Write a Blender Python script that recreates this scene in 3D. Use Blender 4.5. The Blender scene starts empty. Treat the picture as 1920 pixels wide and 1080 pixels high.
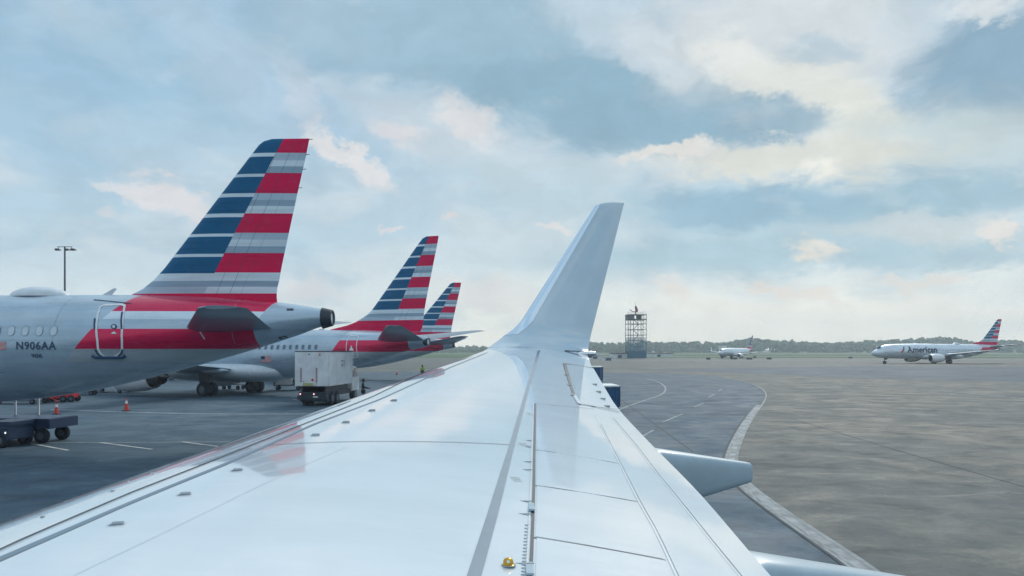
import bpy, bmesh, math, random
from math import sin, cos, tan, atan, atan2, radians, pi, sqrt
from mathutils import Vector, Matrix
import numpy as np
random.seed(7)

# ------------------------------------------------------------------ camera
H = 3.8            # eye height of the cabin window, metres
F = 1400.0         # focal length in photo pixels (1920 wide)
HZ = 656.0         # horizon row in the photo
scn = bpy.context.scene
cam_d = bpy.data.cameras.new('camera')
cam_d.lens = F / 1920 * 36.0
cam_d.sensor_width = 36.0
cam_d.shift_y = (HZ - 540) / 1920.0
cam_d.clip_start = 0.05
cam_d.clip_end = 20000
cam = bpy.data.objects.new('camera', cam_d)
scn.collection.objects.link(cam)
cam.location = (0, 0, H)
cam.rotation_euler = (radians(90), 0, 0)
scn.camera = cam
scn.view_settings.view_transform = 'Standard'
scn.view_settings.look = 'None'
scn.view_settings.exposure = 0.1
scn.view_settings.gamma = 1.0
scn.cycles.use_denoising = True
scn.cycles.max_bounces = 6
scn.cycles.volume_bounces = 1
scn.cycles.caustics_reflective = False
scn.cycles.caustics_refractive = False

SUN_AZ, SUN_EL = 24.0, 40.0      # degrees, azimuth to the right of +Y

# ------------------------------------------------------------------ node helpers
def srgb(r, g, b):
    f = lambda v: (v / 255 / 12.92) if v / 255 <= 0.04045 else ((v / 255 + 0.055) / 1.055) ** 2.4
    return (f(r), f(g), f(b), 1.0)

class E:
    """tiny expression builder over shader Math nodes"""
    def __init__(s, nt, v): s.nt, s.v = nt, v
    def _op(s, op, *a, clamp=False):
        n = s.nt.nodes.new('ShaderNodeMath'); n.operation = op; n.use_clamp = clamp
        for i, x in enumerate((s,) + a):
            x = x.v if isinstance(x, E) else x
            if isinstance(x, (int, float)): n.inputs[i].default_value = x
            else: s.nt.links.new(x, n.inputs[i])
        return E(s.nt, n.outputs[0])
    def __add__(s, o): return s._op('ADD', o)
    def __sub__(s, o): return s._op('SUBTRACT', o)
    def __mul__(s, o): return s._op('MULTIPLY', o)
    def __truediv__(s, o): return s._op('DIVIDE', o)
    def gt(s, o): return s._op('GREATER_THAN', o)
    def lt(s, o): return s._op('LESS_THAN', o)
    def atan2(s, o): return s._op('ARCTAN2', o)
    def asin(s): return s._op('ARCSINE')
    def clamp(s): return s._op('ADD', 0.0, clamp=True)
    def mx(s, o): return s._op('MAXIMUM', o)
    def inv(s): return E(s.nt, 1.0)._op('SUBTRACT', s)

def mixc(nt, fac, a, b):
    n = nt.nodes.new('ShaderNodeMix'); n.data_type = 'RGBA'
    for idx, x in ((0, fac), (6, a), (7, b)):
        x = x.v if isinstance(x, E) else x
        if isinstance(x, (int, float)): n.inputs[idx].default_value = x
        elif isinstance(x, tuple): n.inputs[idx].default_value = x if len(x) == 4 else x + (1,)
        else: nt.links.new(x, n.inputs[idx])
    return n.outputs[2]

def noise(nt, vec, scale, detail=4, rough=0.55, dist=0.0, color=False):
    n = nt.nodes.new('ShaderNodeTexNoise')
    n.inputs['Scale'].default_value = scale; n.inputs['Detail'].default_value = detail
    n.inputs['Roughness'].default_value = rough; n.inputs['Distortion'].default_value = dist
    if vec is not None: nt.links.new(vec, n.inputs['Vector'])
    return n.outputs['Color' if color else 'Fac']

def maprange(nt, v, a, b, c=0.0, d=1.0, smooth=True):
    n = nt.nodes.new('ShaderNodeMapRange')
    n.interpolation_type = 'SMOOTHSTEP' if smooth else 'LINEAR'
    v = v.v if isinstance(v, E) else v
    nt.links.new(v, n.inputs[0])
    for i, x in enumerate((a, b, c, d)): n.inputs[i + 1].default_value = x
    return n.outputs[0]

# ------------------------------------------------------------------ world: daylight sky with broken cloud
def build_world():
    w = bpy.data.worlds.new('World'); scn.world = w; w.use_nodes = True
    nt = w.node_tree; nt.nodes.clear()
    out = nt.nodes.new('ShaderNodeOutputWorld'); bg = nt.nodes.new('ShaderNodeBackground')
    nt.links.new(bg.outputs[0], out.inputs[0])
    sky = nt.nodes.new('ShaderNodeTexSky'); sky.sky_type = 'NISHITA'; sky.sun_disc = False
    sky.sun_elevation = radians(SUN_EL); sky.sun_rotation = radians(SUN_AZ)
    skys = nt.nodes.new('ShaderNodeVectorMath'); skys.operation = 'SCALE'; skys.inputs['Scale'].default_value = 0.09
    nt.links.new(sky.outputs[0], skys.inputs[0])
    tc = nt.nodes.new('ShaderNodeTexCoord'); sep = nt.nodes.new('ShaderNodeSeparateXYZ')
    nt.links.new(tc.outputs['Generated'], sep.inputs[0])
    x, y, z = (E(nt, sep.outputs[i]) for i in range(3))
    az = x.atan2(y) * 57.29578
    el = z.asin() * 57.29578
    comb = nt.nodes.new('ShaderNodeCombineXYZ')
    nt.links.new(az.v, comb.inputs[0]); nt.links.new(el.v, comb.inputs[1])
    P = comb.outputs[0]
    # cloud turbulence in sky-direction space
    mp = nt.nodes.new('ShaderNodeMapping'); nt.links.new(P, mp.inputs[0])
    mp.inputs['Scale'].default_value = (0.085, 0.15, 1)
    nz = noise(nt, mp.outputs[0], 1.25, 12, 0.70, 0.35, color=True)
    sub = nt.nodes.new('ShaderNodeVectorMath'); sub.operation = 'SUBTRACT'
    nt.links.new(nz, sub.inputs[0]); sub.inputs[1].default_value = (0.5, 0.5, 0.5)
    mul = nt.nodes.new('ShaderNodeVectorMath'); mul.operation = 'MULTIPLY'
    nt.links.new(sub.outputs[0], mul.inputs[0]); mul.inputs[1].default_value = (10.0, 6.5, 0)
    add = nt.nodes.new('ShaderNodeVectorMath'); add.operation = 'ADD'
    nt.links.new(P, add.inputs[0]); nt.links.new(mul.outputs[0], add.inputs[1])
    mul2 = nt.nodes.new('ShaderNodeVectorMath'); mul2.operation = 'MULTIPLY'
    mpf = nt.nodes.new('ShaderNodeMapping'); nt.links.new(P, mpf.inputs[0]); mpf.inputs['Scale'].default_value = (0.24, 0.34, 1)
    subf = nt.nodes.new('ShaderNodeVectorMath'); subf.operation = 'SUBTRACT'
    nt.links.new(noise(nt, mpf.outputs[0], 1.3, 10, 0.68, 0.2, color=True), subf.inputs[0]); subf.inputs[1].default_value = (0.5, 0.5, 0.5)
    nt.links.new(subf.outputs[0], mul2.inputs[0]); mul2.inputs[1].default_value = (6.5, 4.6, 0)
    add2 = nt.nodes.new('ShaderNodeVectorMath'); add2.operation = 'ADD'
    nt.links.new(P, add2.inputs[0]); nt.links.new(mul2.outputs[0], add2.inputs[1])
    PD, PS = add.outputs[0], add2.outputs[0]
    # overcast veil: gradient with height, warmer to the right
    hz = mixc(nt, maprange(nt, az, -35, 10), srgb(226, 234, 238), srgb(250, 247, 236))
    top = mixc(nt, maprange(nt, az, -35, 25), srgb(152, 184, 207), srgb(168, 190, 204))
    mid = mixc(nt, maprange(nt, az, -35, 30), srgb(176, 202, 217), srgb(184, 204, 212))
    c = mixc(nt, maprange(nt, el, 0.5, 9), hz, mid)
    c = mixc(nt, maprange(nt, el, 8, 20), c, top)
    c = mixc(nt, 0.12, c, skys.outputs[0])
    high = mixc(nt, maprange(nt, E(nt, noise(nt, mp.outputs[0], 0.45, 6, 0.6, 0.3)), 0.42, 0.62), srgb(140, 184, 218), srgb(226, 236, 244))
    c = mixc(nt, maprange(nt, el, 25, 38), c, high)
    back = maprange(nt, E(nt, az.v)._op('ABSOLUTE'), 50, 80)
    c = mixc(nt, E(nt, back) * maprange(nt, el, 2, 10), c, high)
    def blob(c, px, py, rx, ry, rot, col, k, soft=0.55, small=False):
        a = atan((px - 960) / F); e = atan((HZ - py) / F * cos(a))
        m = nt.nodes.new('ShaderNodeMapping'); m.vector_type = 'TEXTURE'
        nt.links.new(PS if small else PD, m.inputs[0])
        m.inputs['Location'].default_value = (math.degrees(a), math.degrees(e), 0)
        m.inputs['Rotation'].default_value = (0, 0, radians(-rot))
        d = 57.3 / F * cos(a)
        m.inputs['Scale'].default_value = (rx * d * cos(a), ry * d, 1)
        ln = nt.nodes.new('ShaderNodeVectorMath'); ln.operation = 'LENGTH'
        nt.links.new(m.outputs[0], ln.inputs[0])
        f = maprange(nt, ln.outputs['Value'], 1 + soft, 1 - soft, 0.0, k)
        return mixc(nt, f, c, srgb(*col))
    B = [
     (320,150,330,150,0,(150,186,209),.7,.8,0),
     (430,110,230,55,38,(170,193,212),.7,.7,0),
     (560,170,60,35,50,(196,206,217),.6,.5,1),
     (660,50,170,80,10,(148,180,199),.7,.7,0),
     (1000,100,360,130,14,(148,180,199),.92,.45,0),
     (1180,195,360,72,8,(138,171,190),.95,.4,0),
     (930,40,200,60,0,(152,182,200),.7,.5,0),
     (1130,30,110,60,30,(186,203,215),.9,.45,0),
     (1215,95,75,38,38,(192,206,216),.85,.4,1),
     (1450,60,240,95,0,(205,212,215),.9,.5,0),
     (1380,120,85,38,30,(222,225,222),.85,.4,1),
     (1500,170,110,60,10,(218,220,214),.85,.5,1),
     (1600,240,120,70,40,(220,222,214),.9,.45,0),
     (1440,222,120,36,8,(142,171,189),.9,.4,1),
     (1535,92,70,22,6,(170,190,203),.7,.6,1),
     (1870,130,190,110,8,(134,165,186),.95,.4,0),
     (1840,12,80,24,10,(214,220,222),.8,.5,1),
     (1770,270,210,70,0,(193,206,207),.8,.6,0),
     (1480,300,240,34,2,(214,216,209),.95,.45,1),
     (1520,328,50,20,0,(228,228,220),.95,.5,1),
     (1250,288,90,12,0,(220,218,213),.9,.5,1),
     (1400,385,330,42,2,(142,178,198),.9,.5,0),
     (1780,378,260,36,0,(150,183,199),.8,.5,0),
     (1340,480,330,40,0,(163,193,206),.8,.5,0),
     (1760,488,240,26,0,(166,194,206),.8,.5,0),
     (1750,430,170,22,4,(200,210,212),.7,.5,1),
     (1525,470,44,14,14,(224,220,211),.9,.6,1),
     (1880,440,30,22,45,(224,218,212),.8,.5,1),
     (1010,345,190,70,15,(186,206,215),.75,.6,0),
     (840,245,190,55,15,(196,208,216),.75,.6,0),
     (880,235,62,34,20,(216,216,217),.85,.5,1),
     (745,255,45,22,10,(212,211,214),.8,.5,1),
     (655,300,95,24,34,(216,216,217),.95,.4,1),
     (225,350,62,13,4,(208,212,217),.9,.4,1),
     (320,370,85,26,20,(213,214,217),.95,.4,1),
     (215,405,28,12,0,(203,209,215),.7,.5,1),
     (840,402,14,7,0,(216,212,212),.8,.5,1),
     (730,428,20,9,0,(214,211,213),.8,.5,1),
     (1040,423,38,10,6,(216,214,214),.85,.5,1),
     (580,535,60,22,10,(212,213,215),.8,.6,1),
     (920,560,110,34,10,(217,216,214),.8,.6,1),
     (1290,560,60,16,34,(226,221,214),.85,.5,1),
     (1480,545,90,14,14,(226,219,210),.85,.5,1),
     (1730,530,90,12,6,(224,219,211),.7,.5,1),
     (1500,600,600,38,0,(238,236,227),.8,.5,0),
    ]
    def field(c, sx, sy, off, lo, hi, k, col, e0=-2, e1=2):
        m = nt.nodes.new('ShaderNodeMapping'); nt.links.new(P, m.inputs[0]); m.inputs['Scale'].default_value = (sx, sy, 1); m.inputs['Location'].default_value = off
        f = E(nt, maprange(nt, noise(nt, m.outputs[0], 1.0, 9, .56, .35), lo, hi, 0, k)) * maprange(nt, el, e0, e1)
        return mixc(nt, f, c, srgb(*col))
    c = field(c, .07, .16, (3, 1, 0), .42, .60, .60, (204, 214, 219))
    c = field(c, .09, .22, (7, 4, 0), .52, .66, .40, (150, 182, 202))
    for b in B: c = blob(c, *b)
    c = field(c, .16, .34, (2, 9, 0), .56, .74, .22, (224, 226, 225))
    # fine mottling
    mp2 = nt.nodes.new('ShaderNodeMapping'); nt.links.new(PD, mp2.inputs[0]); mp2.inputs['Scale'].default_value = (0.25, 0.45, 1)
    n2 = noise(nt, mp2.outputs[0], 1.0, 6, 0.6)
    f2 = maprange(nt, n2, 0.3, 0.7, 0.98, 1.09)
    sc = nt.nodes.new('ShaderNodeVectorMath'); sc.operation = 'SCALE'
    nt.links.new(c, sc.inputs[0]); nt.links.new(f2, sc.inputs['Scale'])
    c = sc.outputs[0]
    # bright cloud round the hidden sun
    d = nt.nodes.new('ShaderNodeVectorMath'); d.operation = 'DOT_PRODUCT'
    nt.links.new(tc.outputs['Generated'], d.inputs[0])
    a, e = radians(SUN_AZ), radians(SUN_EL)
    d.inputs[1].default_value = (sin(a) * cos(e), cos(a) * cos(e), sin(e))
    g = maprange(nt, d.outputs['Value'], 0.955, 1.0)
    c = mixc(nt, g, c, (2.8, 2.7, 2.5, 1))
    nt.links.new(c, bg.inputs[0]); bg.inputs[1].default_value = 1.0
build_world()

sun_d = bpy.data.lights.new('sun', 'SUN'); sun_d.energy = 1.5; sun_d.angle = radians(14); sun_d.color = (1, .95, .87)
sun = bpy.data.objects.new('sun', sun_d); scn.collection.objects.link(sun)
sun.rotation_euler = Vector((sin(radians(SUN_AZ)) * cos(radians(SUN_EL)), cos(radians(SUN_AZ)) * cos(radians(SUN_EL)), sin(radians(SUN_EL)))).to_track_quat('Z', 'Y').to_euler()

# ------------------------------------------------------------------ materials
def mat(name, col, rough=0.5, metal=0.0, coat=0.0, var=0.08, vs=3.0, bump=0.0, bs=40.0, spec=0.5):
    m = bpy.data.materials.new(name); m.use_nodes = True
    nt = m.node_tree; b = nt.nodes['Principled BSDF']
    tc = nt.nodes.new('ShaderNodeTexCoord')
    n = noise(nt, tc.outputs['Object'], vs, 5, 0.6)
    lo = tuple(v * (1 - var) for v in col[:3]); hi = tuple(min(1, v * (1 + var)) for v in col[:3])
    nt.links.new(mixc(nt, maprange(nt, n, .3, .7), lo, hi), b.inputs['Base Color'])
    b.inputs['Roughness'].default_value = rough; b.inputs['Metallic'].default_value = metal
    b.inputs['Coat Weight'].default_value = coat; b.inputs['Coat Roughness'].default_value = 0.04
    b.inputs['Specular IOR Level'].default_value = spec
    if bump:
        bn = nt.nodes.new('ShaderNodeBump'); bn.inputs['Strength'].default_value = bump
        nt.links.new(noise(nt, tc.outputs['Object'], bs, 3), bn.inputs['Height'])
        nt.links.new(bn.outputs[0], b.inputs['Normal'])
    return m

M = dict(
  navy=mat('navy_paint', (.006, .028, .080), .45),
  tyre=mat('tyre_rubber', (.010, .016, .028), .8),
  rim=mat('wheel_rim', (.09, .13, .17), .5, .3),
  dark=mat('dark_metal', (.015, .028, .045), .5),
  steel=mat('grey_steel', (.28, .31, .34), .4, .4),
  galv=mat('galvanised', (.075, .10, .125), .55),
  chrome=mat('bright_metal', (.75, .77, .80), .15, 1.0),
  nozzle=mat('burnt_metal', (.12, .115, .105), .3, .85),
  white=mat('white_paint', (.72, .74, .76), .35, 0, .3),
  offwhite=mat('dirty_white', (.70, .73, .73), .55, var=.14, vs=1.2),
  boxside=mat('box_side_grey', (.64, .69, .73), .5, var=.1, vs=1.0),
  red=mat('red_paint', (.55, .02, .03), .4),
  orange=mat('cone_orange', (.62, .05, .03), .55),
  yellow=mat('yellow_metal', (.62, .36, .03), .3, .4),
  hivis=mat('hi_vis_cloth', (.50, .80, .05), .8),
  cloth=mat('dark_cloth', (.012, .028, .04), .9),
  skin=mat('skin', (.16, .08, .05), .6),
  hair=mat('dark_hair', (.01, .01, .012), .8),
  blue=mat('blue_tarp', (.008, .085, .20), .5, vs=1.5, var=.25),
  glass=mat('dark_glass', (.01, .02, .035), .08, 0, 1.0),
  pane=mat('window_blind', (.55, .63, .70), .25, 0, .6),
  panedark=mat('cabin_window_glass', (.05, .12, .18), .15, 0, .8),
  decal=mat('registration_ink', (.012, .06, .13), .5),
  ink=mat('dark_lettering', (.004, .03, .07), .6),
  outline=mat('outline_white', (.78, .80, .82), .45),
  fairing=mat('grey_fairing_paint', (.36, .46, .52), .42, 0, .15),
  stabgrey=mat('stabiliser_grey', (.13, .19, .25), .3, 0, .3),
  radome=mat('radome_white', (.62, .68, .72), .35, 0, .3),
  amber=mat('tail_lamp_red', (.7, .08, .12), .3),
  paintline=mat('road_paint', (.48, .51, .51), .7, var=.35, vs=1.3),
  faint=mat('worn_road_paint', (.22, .25, .26), .75, var=.4, vs=1.3),
  line2=mat('greyed_road_paint', (.21, .245, .26), .75, var=.35, vs=1.1),
  joint=mat('tar_joint', (.028, .04, .048), .8),
)
lit = bpy.data.materials.new('lit_lamp'); lit.use_nodes = True
lit.node_tree.nodes['Principled BSDF'].inputs['Emission Color'].default_value = (1, .93, .85, 1)
lit.node_tree.nodes['Principled BSDF'].inputs['Emission Strength'].default_value = 2.0
M['lit'] = lit

# wing skin: light grey-white gloss enamel
def wing_paint(name, col, rough=.10):
    m = bpy.data.materials.new(name); m.use_nodes = True; nt = m.node_tree; b = nt.nodes['Principled BSDF']
    tc = nt.nodes.new('ShaderNodeTexCoord')
    mp = nt.nodes.new('ShaderNodeMapping'); nt.links.new(tc.outputs['Object'], mp.inputs[0])
    mp.inputs['Rotation'].default_value = (0, 0, radians(14.5)); mp.inputs['Scale'].default_value = (.5, 2.2, 1)
    n = noise(nt, mp.outputs[0], 1.4, 7, .65)
    n2 = noise(nt, mp.outputs[0], 14, 5, .7)
    dirt = E(nt, maprange(nt, n2, .58, .75, 0, .10))
    c = mixc(nt, maprange(nt, n, .3, .7), tuple(v * .96 for v in col), tuple(min(1, v * 1.03) for v in col))
    c = mixc(nt, dirt, c, (.35, .36, .36, 1))
    nt.links.new(c, b.inputs['Base Color'])
    nt.links.new(maprange(nt, n2, .35, .7, rough * .8, rough * 1.6), b.inputs['Roughness'])
    b.inputs['Coat Weight'].default_value = 1.0; b.inputs['Coat Roughness'].default_value = .03; b.inputs['Coat IOR'].default_value = 1.85
    bn = nt.nodes.new('ShaderNodeBump'); bn.inputs['Strength'].default_value = .05; bn.inputs['Distance'].default_value = .02
    nt.links.new(noise(nt, mp.outputs[0], .9, 2), bn.inputs['Height'])
    nt.links.new(bn.outputs[0], b.inputs['Normal']); nt.links.new(bn.outputs[0], b.inputs['Coat Normal'])
    return m
M['wing'] = wing_paint('wing_enamel', (.74, .79, .82))
M['wing2'] = wing_paint('wing_panel_enamel', (.73, .78, .81), .13)
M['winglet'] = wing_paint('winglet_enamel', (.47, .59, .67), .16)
M['lead'] = wing_paint('leading_edge_enamel', (.68, .75, .79), .14)
M['seal'] = mat('grey_sealant', (.17, .24, .30), .45, var=.05)
M['gap'] = mat('gap_shadow_rubber', (.04, .06, .08), .6)
M['ridge'] = mat('bright_ridge_enamel', (.72, .77, .80), .3, 0, .6, var=.02)
M['seam'] = mat('pale_seam', (.48, .54, .58), .4)
M['mark'] = mat('small_print_grey', (.30, .34, .36), .6)

# livery: computed from the aircraft's own length/height coordinates
def zf(y): return 3.8 + (656 - y) / 49.9
RED = (.68, .0, .075, 1); BLUE = (.0, .105, .235, 1); WHI = (.66, .76, .83, 1); SIL = (.44, .55, .65, 1); GRY = (.30, .41, .51, 1)
def ramp(nt, fac, z0, z1, stops):
    r = nt.nodes.new('ShaderNodeValToRGB'); cr = r.color_ramp; cr.interpolation = 'CONSTANT'
    stops = sorted(((z - z0) / (z1 - z0), c) for z, c in stops)
    cr.elements.remove(cr.elements[1]); cr.elements[0].position = 0.0; cr.elements[0].color = stops[0][1]
    for p, c in stops[1:]:
        e = cr.elements.new(min(1.0, max(0.0, p))); e.color = c
    nt.links.new(maprange(nt, fac, z0, z1, smooth=False), r.inputs[0])
    return r.outputs[0]

def livery(name, za=1.0, zb=0.0, xo=0.0, fin=False, rough=.3, base_col=None):
    m = bpy.data.materials.new(name); m.use_nodes = True; nt = m.node_tree; b = nt.nodes['Principled BSDF']
    tc = nt.nodes.new('ShaderNodeTexCoord'); sep = nt.nodes.new('ShaderNodeSeparateXYZ'); nt.links.new(tc.outputs['Object'], sep.inputs[0])
    x = E(nt, sep.outputs[0]) - xo; z = E(nt, sep.outputs[2]) * za + zb
    if fin:
        fs = [(5.0, WHI)]
        for y0, y1 in ((259, 287.3), (294.2, 325.6), (332, 363), (369.6, 401), (407.4, 438.4), (444.5, 475.5), (482.4, 513)):
            fs += [(zf(y1), BLUE), (zf(y0), WHI)]
        fs = [(z_, c_) for z_, c_ in fs if z_ < 11.7]
        lowl = [(5.0, RED), (zf(550.5), WHI), (zf(538), GRY), (zf(526), WHI)]
        front = ramp(nt, z, 5.0, 12.2, [(5.0, RED), (zf(550.5), SIL), (zf(538), GRY), (zf(526), WHI)] + fs[1:])
        rear = ramp(nt, z, 5.0, 12.2, lowl + [(zf(511.7), RED), (zf(475), GRY), (zf(462.5), WHI), (zf(450), SIL), (zf(437), RED),
                    (zf(400), WHI), (zf(387), GRY), (zf(374.5), SIL), (zf(361.8), RED), (zf(324.7), GRY), (zf(312.5), WHI), (zf(300.5), SIL), (zf(286.5), RED)])
        # dividing line between the blue and red columns
        xd = (z - 6.67) * ((-1.81 + 4.44) / (11.76 - 6.67)) + (-4.44)
        c = mixc(nt, x.gt(xd), front, rear)
        xh = (z - 6.3) * .43 - 3.7          # rudder hinge seams
        for off_ in (0.0, -.5, .42):
            d_ = (x - xh - off_)._op('ABSOLUTE')
            c = mixc(nt, d_.lt(.014) * (.45 if off_ < .1 else .2), c, (.03, .06, .09, 1))
    else:
        n = noise(nt, tc.outputs['Object'], .6, 4)
        base = mixc(nt, maprange(nt, n, .3, .7), (.36, .47, .56, 1), (.43, .54, .63, 1)) if base_col is None else mixc(nt, maprange(nt, n, .3, .7), base_col, tuple(v*.93 for v in base_col))
        bands = ramp(nt, z, 2.0, 7.0, [(2.0, SIL), (zf(678), (.46, .52, .56, 1)), (zf(655), RED), (zf(619), SIL), (zf(601), WHI), (zf(586), RED)])
        xl = (z - 3.84) * .83 - 8.78
        inside = x.gt(xl) * (z.gt(zf(678)))
        xr = (z - 4.6).mx(0) * .6 - 2.62
        c = mixc(nt, inside * x.lt(xr), base, bands)
    # soft panel grime
    n3 = noise(nt, tc.outputs['Object'], 2.5, 6, .65)
    c = mixc(nt, maprange(nt, n3, .5, .8, 0, .12), c, (.15, .2, .25, 1))
    # faint lengthwise brushing of the mica paint
    mp = nt.nodes.new('ShaderNodeMapping'); nt.links.new(tc.outputs['Object'], mp.inputs[0]); mp.inputs['Scale'].default_value = (.25, .25, 3.2)
    n4 = noise(nt, mp.outputs[0], 1.3, 5, .6)
    sc = nt.nodes.new('ShaderNodeVectorMath'); sc.operation = 'SCALE'; nt.links.new(c, sc.inputs[0]); nt.links.new(maprange(nt, n4, .3, .7, .91, 1.09), sc.inputs['Scale'])
    nt.links.new(sc.outputs[0], b.inputs['Base Color'])
    nt.links.new(maprange(nt, n4, .3, .7, rough * .8, rough * 1.3), b.inputs['Roughness'])
    b.inputs['Metallic'].default_value = 0 if fin else .35
    b.inputs['Specular IOR Level'].default_value = .15 if fin else .5
    b.inputs['Coat Weight'].default_value = .08 if fin else .35; b.inputs['Coat Roughness'].default_value = .10
    return m
M['fus'] = livery('fuselage_livery'); M['fin'] = livery('fin_livery', fin=True)
M['fus7'] = livery('fuselage_livery_short', za=.8, zb=.92, xo=1.2); M['fus7w'] = livery('fuselage_livery_pale', za=.8, zb=.92, xo=1.6, base_col=(.66, .74, .80, 1)); M['fin7'] = livery('fin_livery_short', za=.912, zb=.358, xo=1.9, fin=True)

# ------------------------------------------------------------------ object helpers
COL = scn.collection
def link(name, verts, faces, material, parent=None, smooth=False, loc=None):
    me = bpy.data.meshes.new(name)
    me.from_pydata([tuple(v) for v in verts], [], faces); me.validate(); me.update()
    if material is not None:
        me.materials.append(M[material] if isinstance(material, str) else material)
    if smooth:
        for p in me.polygons: p.use_smooth = True
        try: me.set_sharp_from_angle(angle=radians(40))
        except Exception: pass
    o = bpy.data.objects.new(name, me); COL.objects.link(o)
    if parent is not None: o.parent = parent
    if loc is not None: o.location = loc
    return o
def tag(o, label=None, cat=None, group=None, kind=None):
    if label: o['label'] = label
    if cat: o['category'] = cat
    if group: o['group'] = group
    if kind: o['kind'] = kind
    return o
def empty(name, loc, rz=0.0, label=None, cat=None, group=None):
    o = bpy.data.objects.new(name, None); COL.objects.link(o); o.location = loc; o.rotation_euler = (0, 0, rz)
    o.empty_display_size = .3
    return tag(o, label, cat, group)
def copy_tree(o, parent=None):
    c = o.copy(); COL.objects.link(c)
    if parent is not None: c.parent = parent
    for ch in list(o.children): copy_tree(ch, c)
    return c

class MB:
    """collects shapes into one mesh"""
    def __init__(s): s.v = []; s.f = []
    def add(s, v, f):
        n = len(s.v); s.v += [tuple(p) for p in v]; s.f += [tuple(i + n for i in q) for q in f]; return s
    def box(s, x0, x1, y0, y1, z0, z1, bev=0.0, taper=None):
        if bev <= 0:
            v = [(x, y, z) for z in (z0, z1) for x, y in ((x0, y0), (x1, y0), (x1, y1), (x0, y1))]
            f = [(3, 2, 1, 0), (4, 5, 6, 7), (0, 1, 5, 4), (1, 2, 6, 5), (2, 3, 7, 6), (3, 0, 4, 7)]
            return s.add(v, f)
        bm = bmesh.new(); bmesh.ops.create_cube(bm, size=1)
        for q in bm.verts: q.co = Vector(((x0 + x1) / 2 + q.co.x * (x1 - x0), (y0 + y1) / 2 + q.co.y * (y1 - y0), (z0 + z1) / 2 + q.co.z * (z1 - z0)))
        bmesh.ops.bevel(bm, geom=list(bm.edges), offset=bev, segments=2, profile=.7, affect='EDGES')
        bm.verts.index_update()
        s.add([q.co[:] for q in bm.verts], [[q.index for q in f.verts] for f in bm.faces]); bm.free(); return s
    def tube(s, a, b, r, r2=None, n=8, cap=True):
        a, b = Vector(a), Vector(b); r2 = r if r2 is None else r2
        d = (b - a).normalized(); u = d.orthogonal().normalized(); w = d.cross(u)
        v = [a + (u * cos(2 * pi * i / n) + w * sin(2 * pi * i / n)) * r for i in range(n)] + [b + (u * cos(2 * pi * i / n) + w * sin(2 * pi * i / n)) * r2 for i in range(n)]
        f = [(i, (i + 1) % n, n + (i + 1) % n, n + i) for i in range(n)]
        if cap: f += [tuple(range(n))[::-1], tuple(range(n, 2 * n))]
        return s.add(v, f)
    def lathe(s, c, axis, prof, n=20):
        """prof: (along, radius) list"""
        c = Vector(c); d = Vector(axis).normalized(); u = d.orthogonal().normalized(); w = d.cross(u)
        v = []; f = []
        for (t, r) in prof: v += [c + d * t + (u * cos(2 * pi * i / n) + w * sin(2 * pi * i / n)) * max(r, 1e-4) for i in range(n)]
        for k in range(len(prof) - 1):
            f += [(k * n + i, k * n + (i + 1) % n, (k + 1) * n + (i + 1) % n, (k + 1) * n + i) for i in range(n)]
        return s.add(v, f)
    def prism(s, pts, y0, y1):
        """closed outline in x,z extruded in y"""
        n = len(pts)
        v = [(x, y0, z) for x, z in pts] + [(x, y1, z) for x, z in pts]
        f = [tuple(range(n)), tuple(range(n, 2 * n))[::-1]] + [(i, n + i, n + (i + 1) % n, (i + 1) % n) for i in range(n)]
        return s.add(v, f)
    def obj(s, name, m, parent=None, smooth=False):
        return link(name, s.v, s.f, m, parent, smooth)

def loft(rings, close=True, capa=True, capb=True):
    n = len(rings[0]); v = [p for r in rings for p in r]; f = []
    for k in range(len(rings) - 1):
        for i in range(n if close else n - 1):
            j = (i + 1) % n
            f.append((k * n + i, k * n + j, (k + 1) * n + j, (k + 1) * n + i))
    if capa: f.append(tuple(range(n))[::-1])
    if capb: f.append(tuple(range((len(rings) - 1) * n, len(rings) * n)))
    return v, f

def interp(tab, x):
    if x <= tab[0][0]: return tab[0][1:]
    for a, b in zip(tab, tab[1:]):
        if x <= b[0]:
            t = (x - a[0]) / (b[0] - a[0]); return tuple(p + (q - p) * t for p, q in zip(a[1:], b[1:]))
    return tab[-1][1:]

def ground(px, py, z=0.0):
    Y = F * (H - z) / (py - HZ); return Vector(((px - 960) / F * Y, Y, z))
def at(px, Y, z=0.0): return Vector(((px - 960) / F * Y, Y, z))

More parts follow.
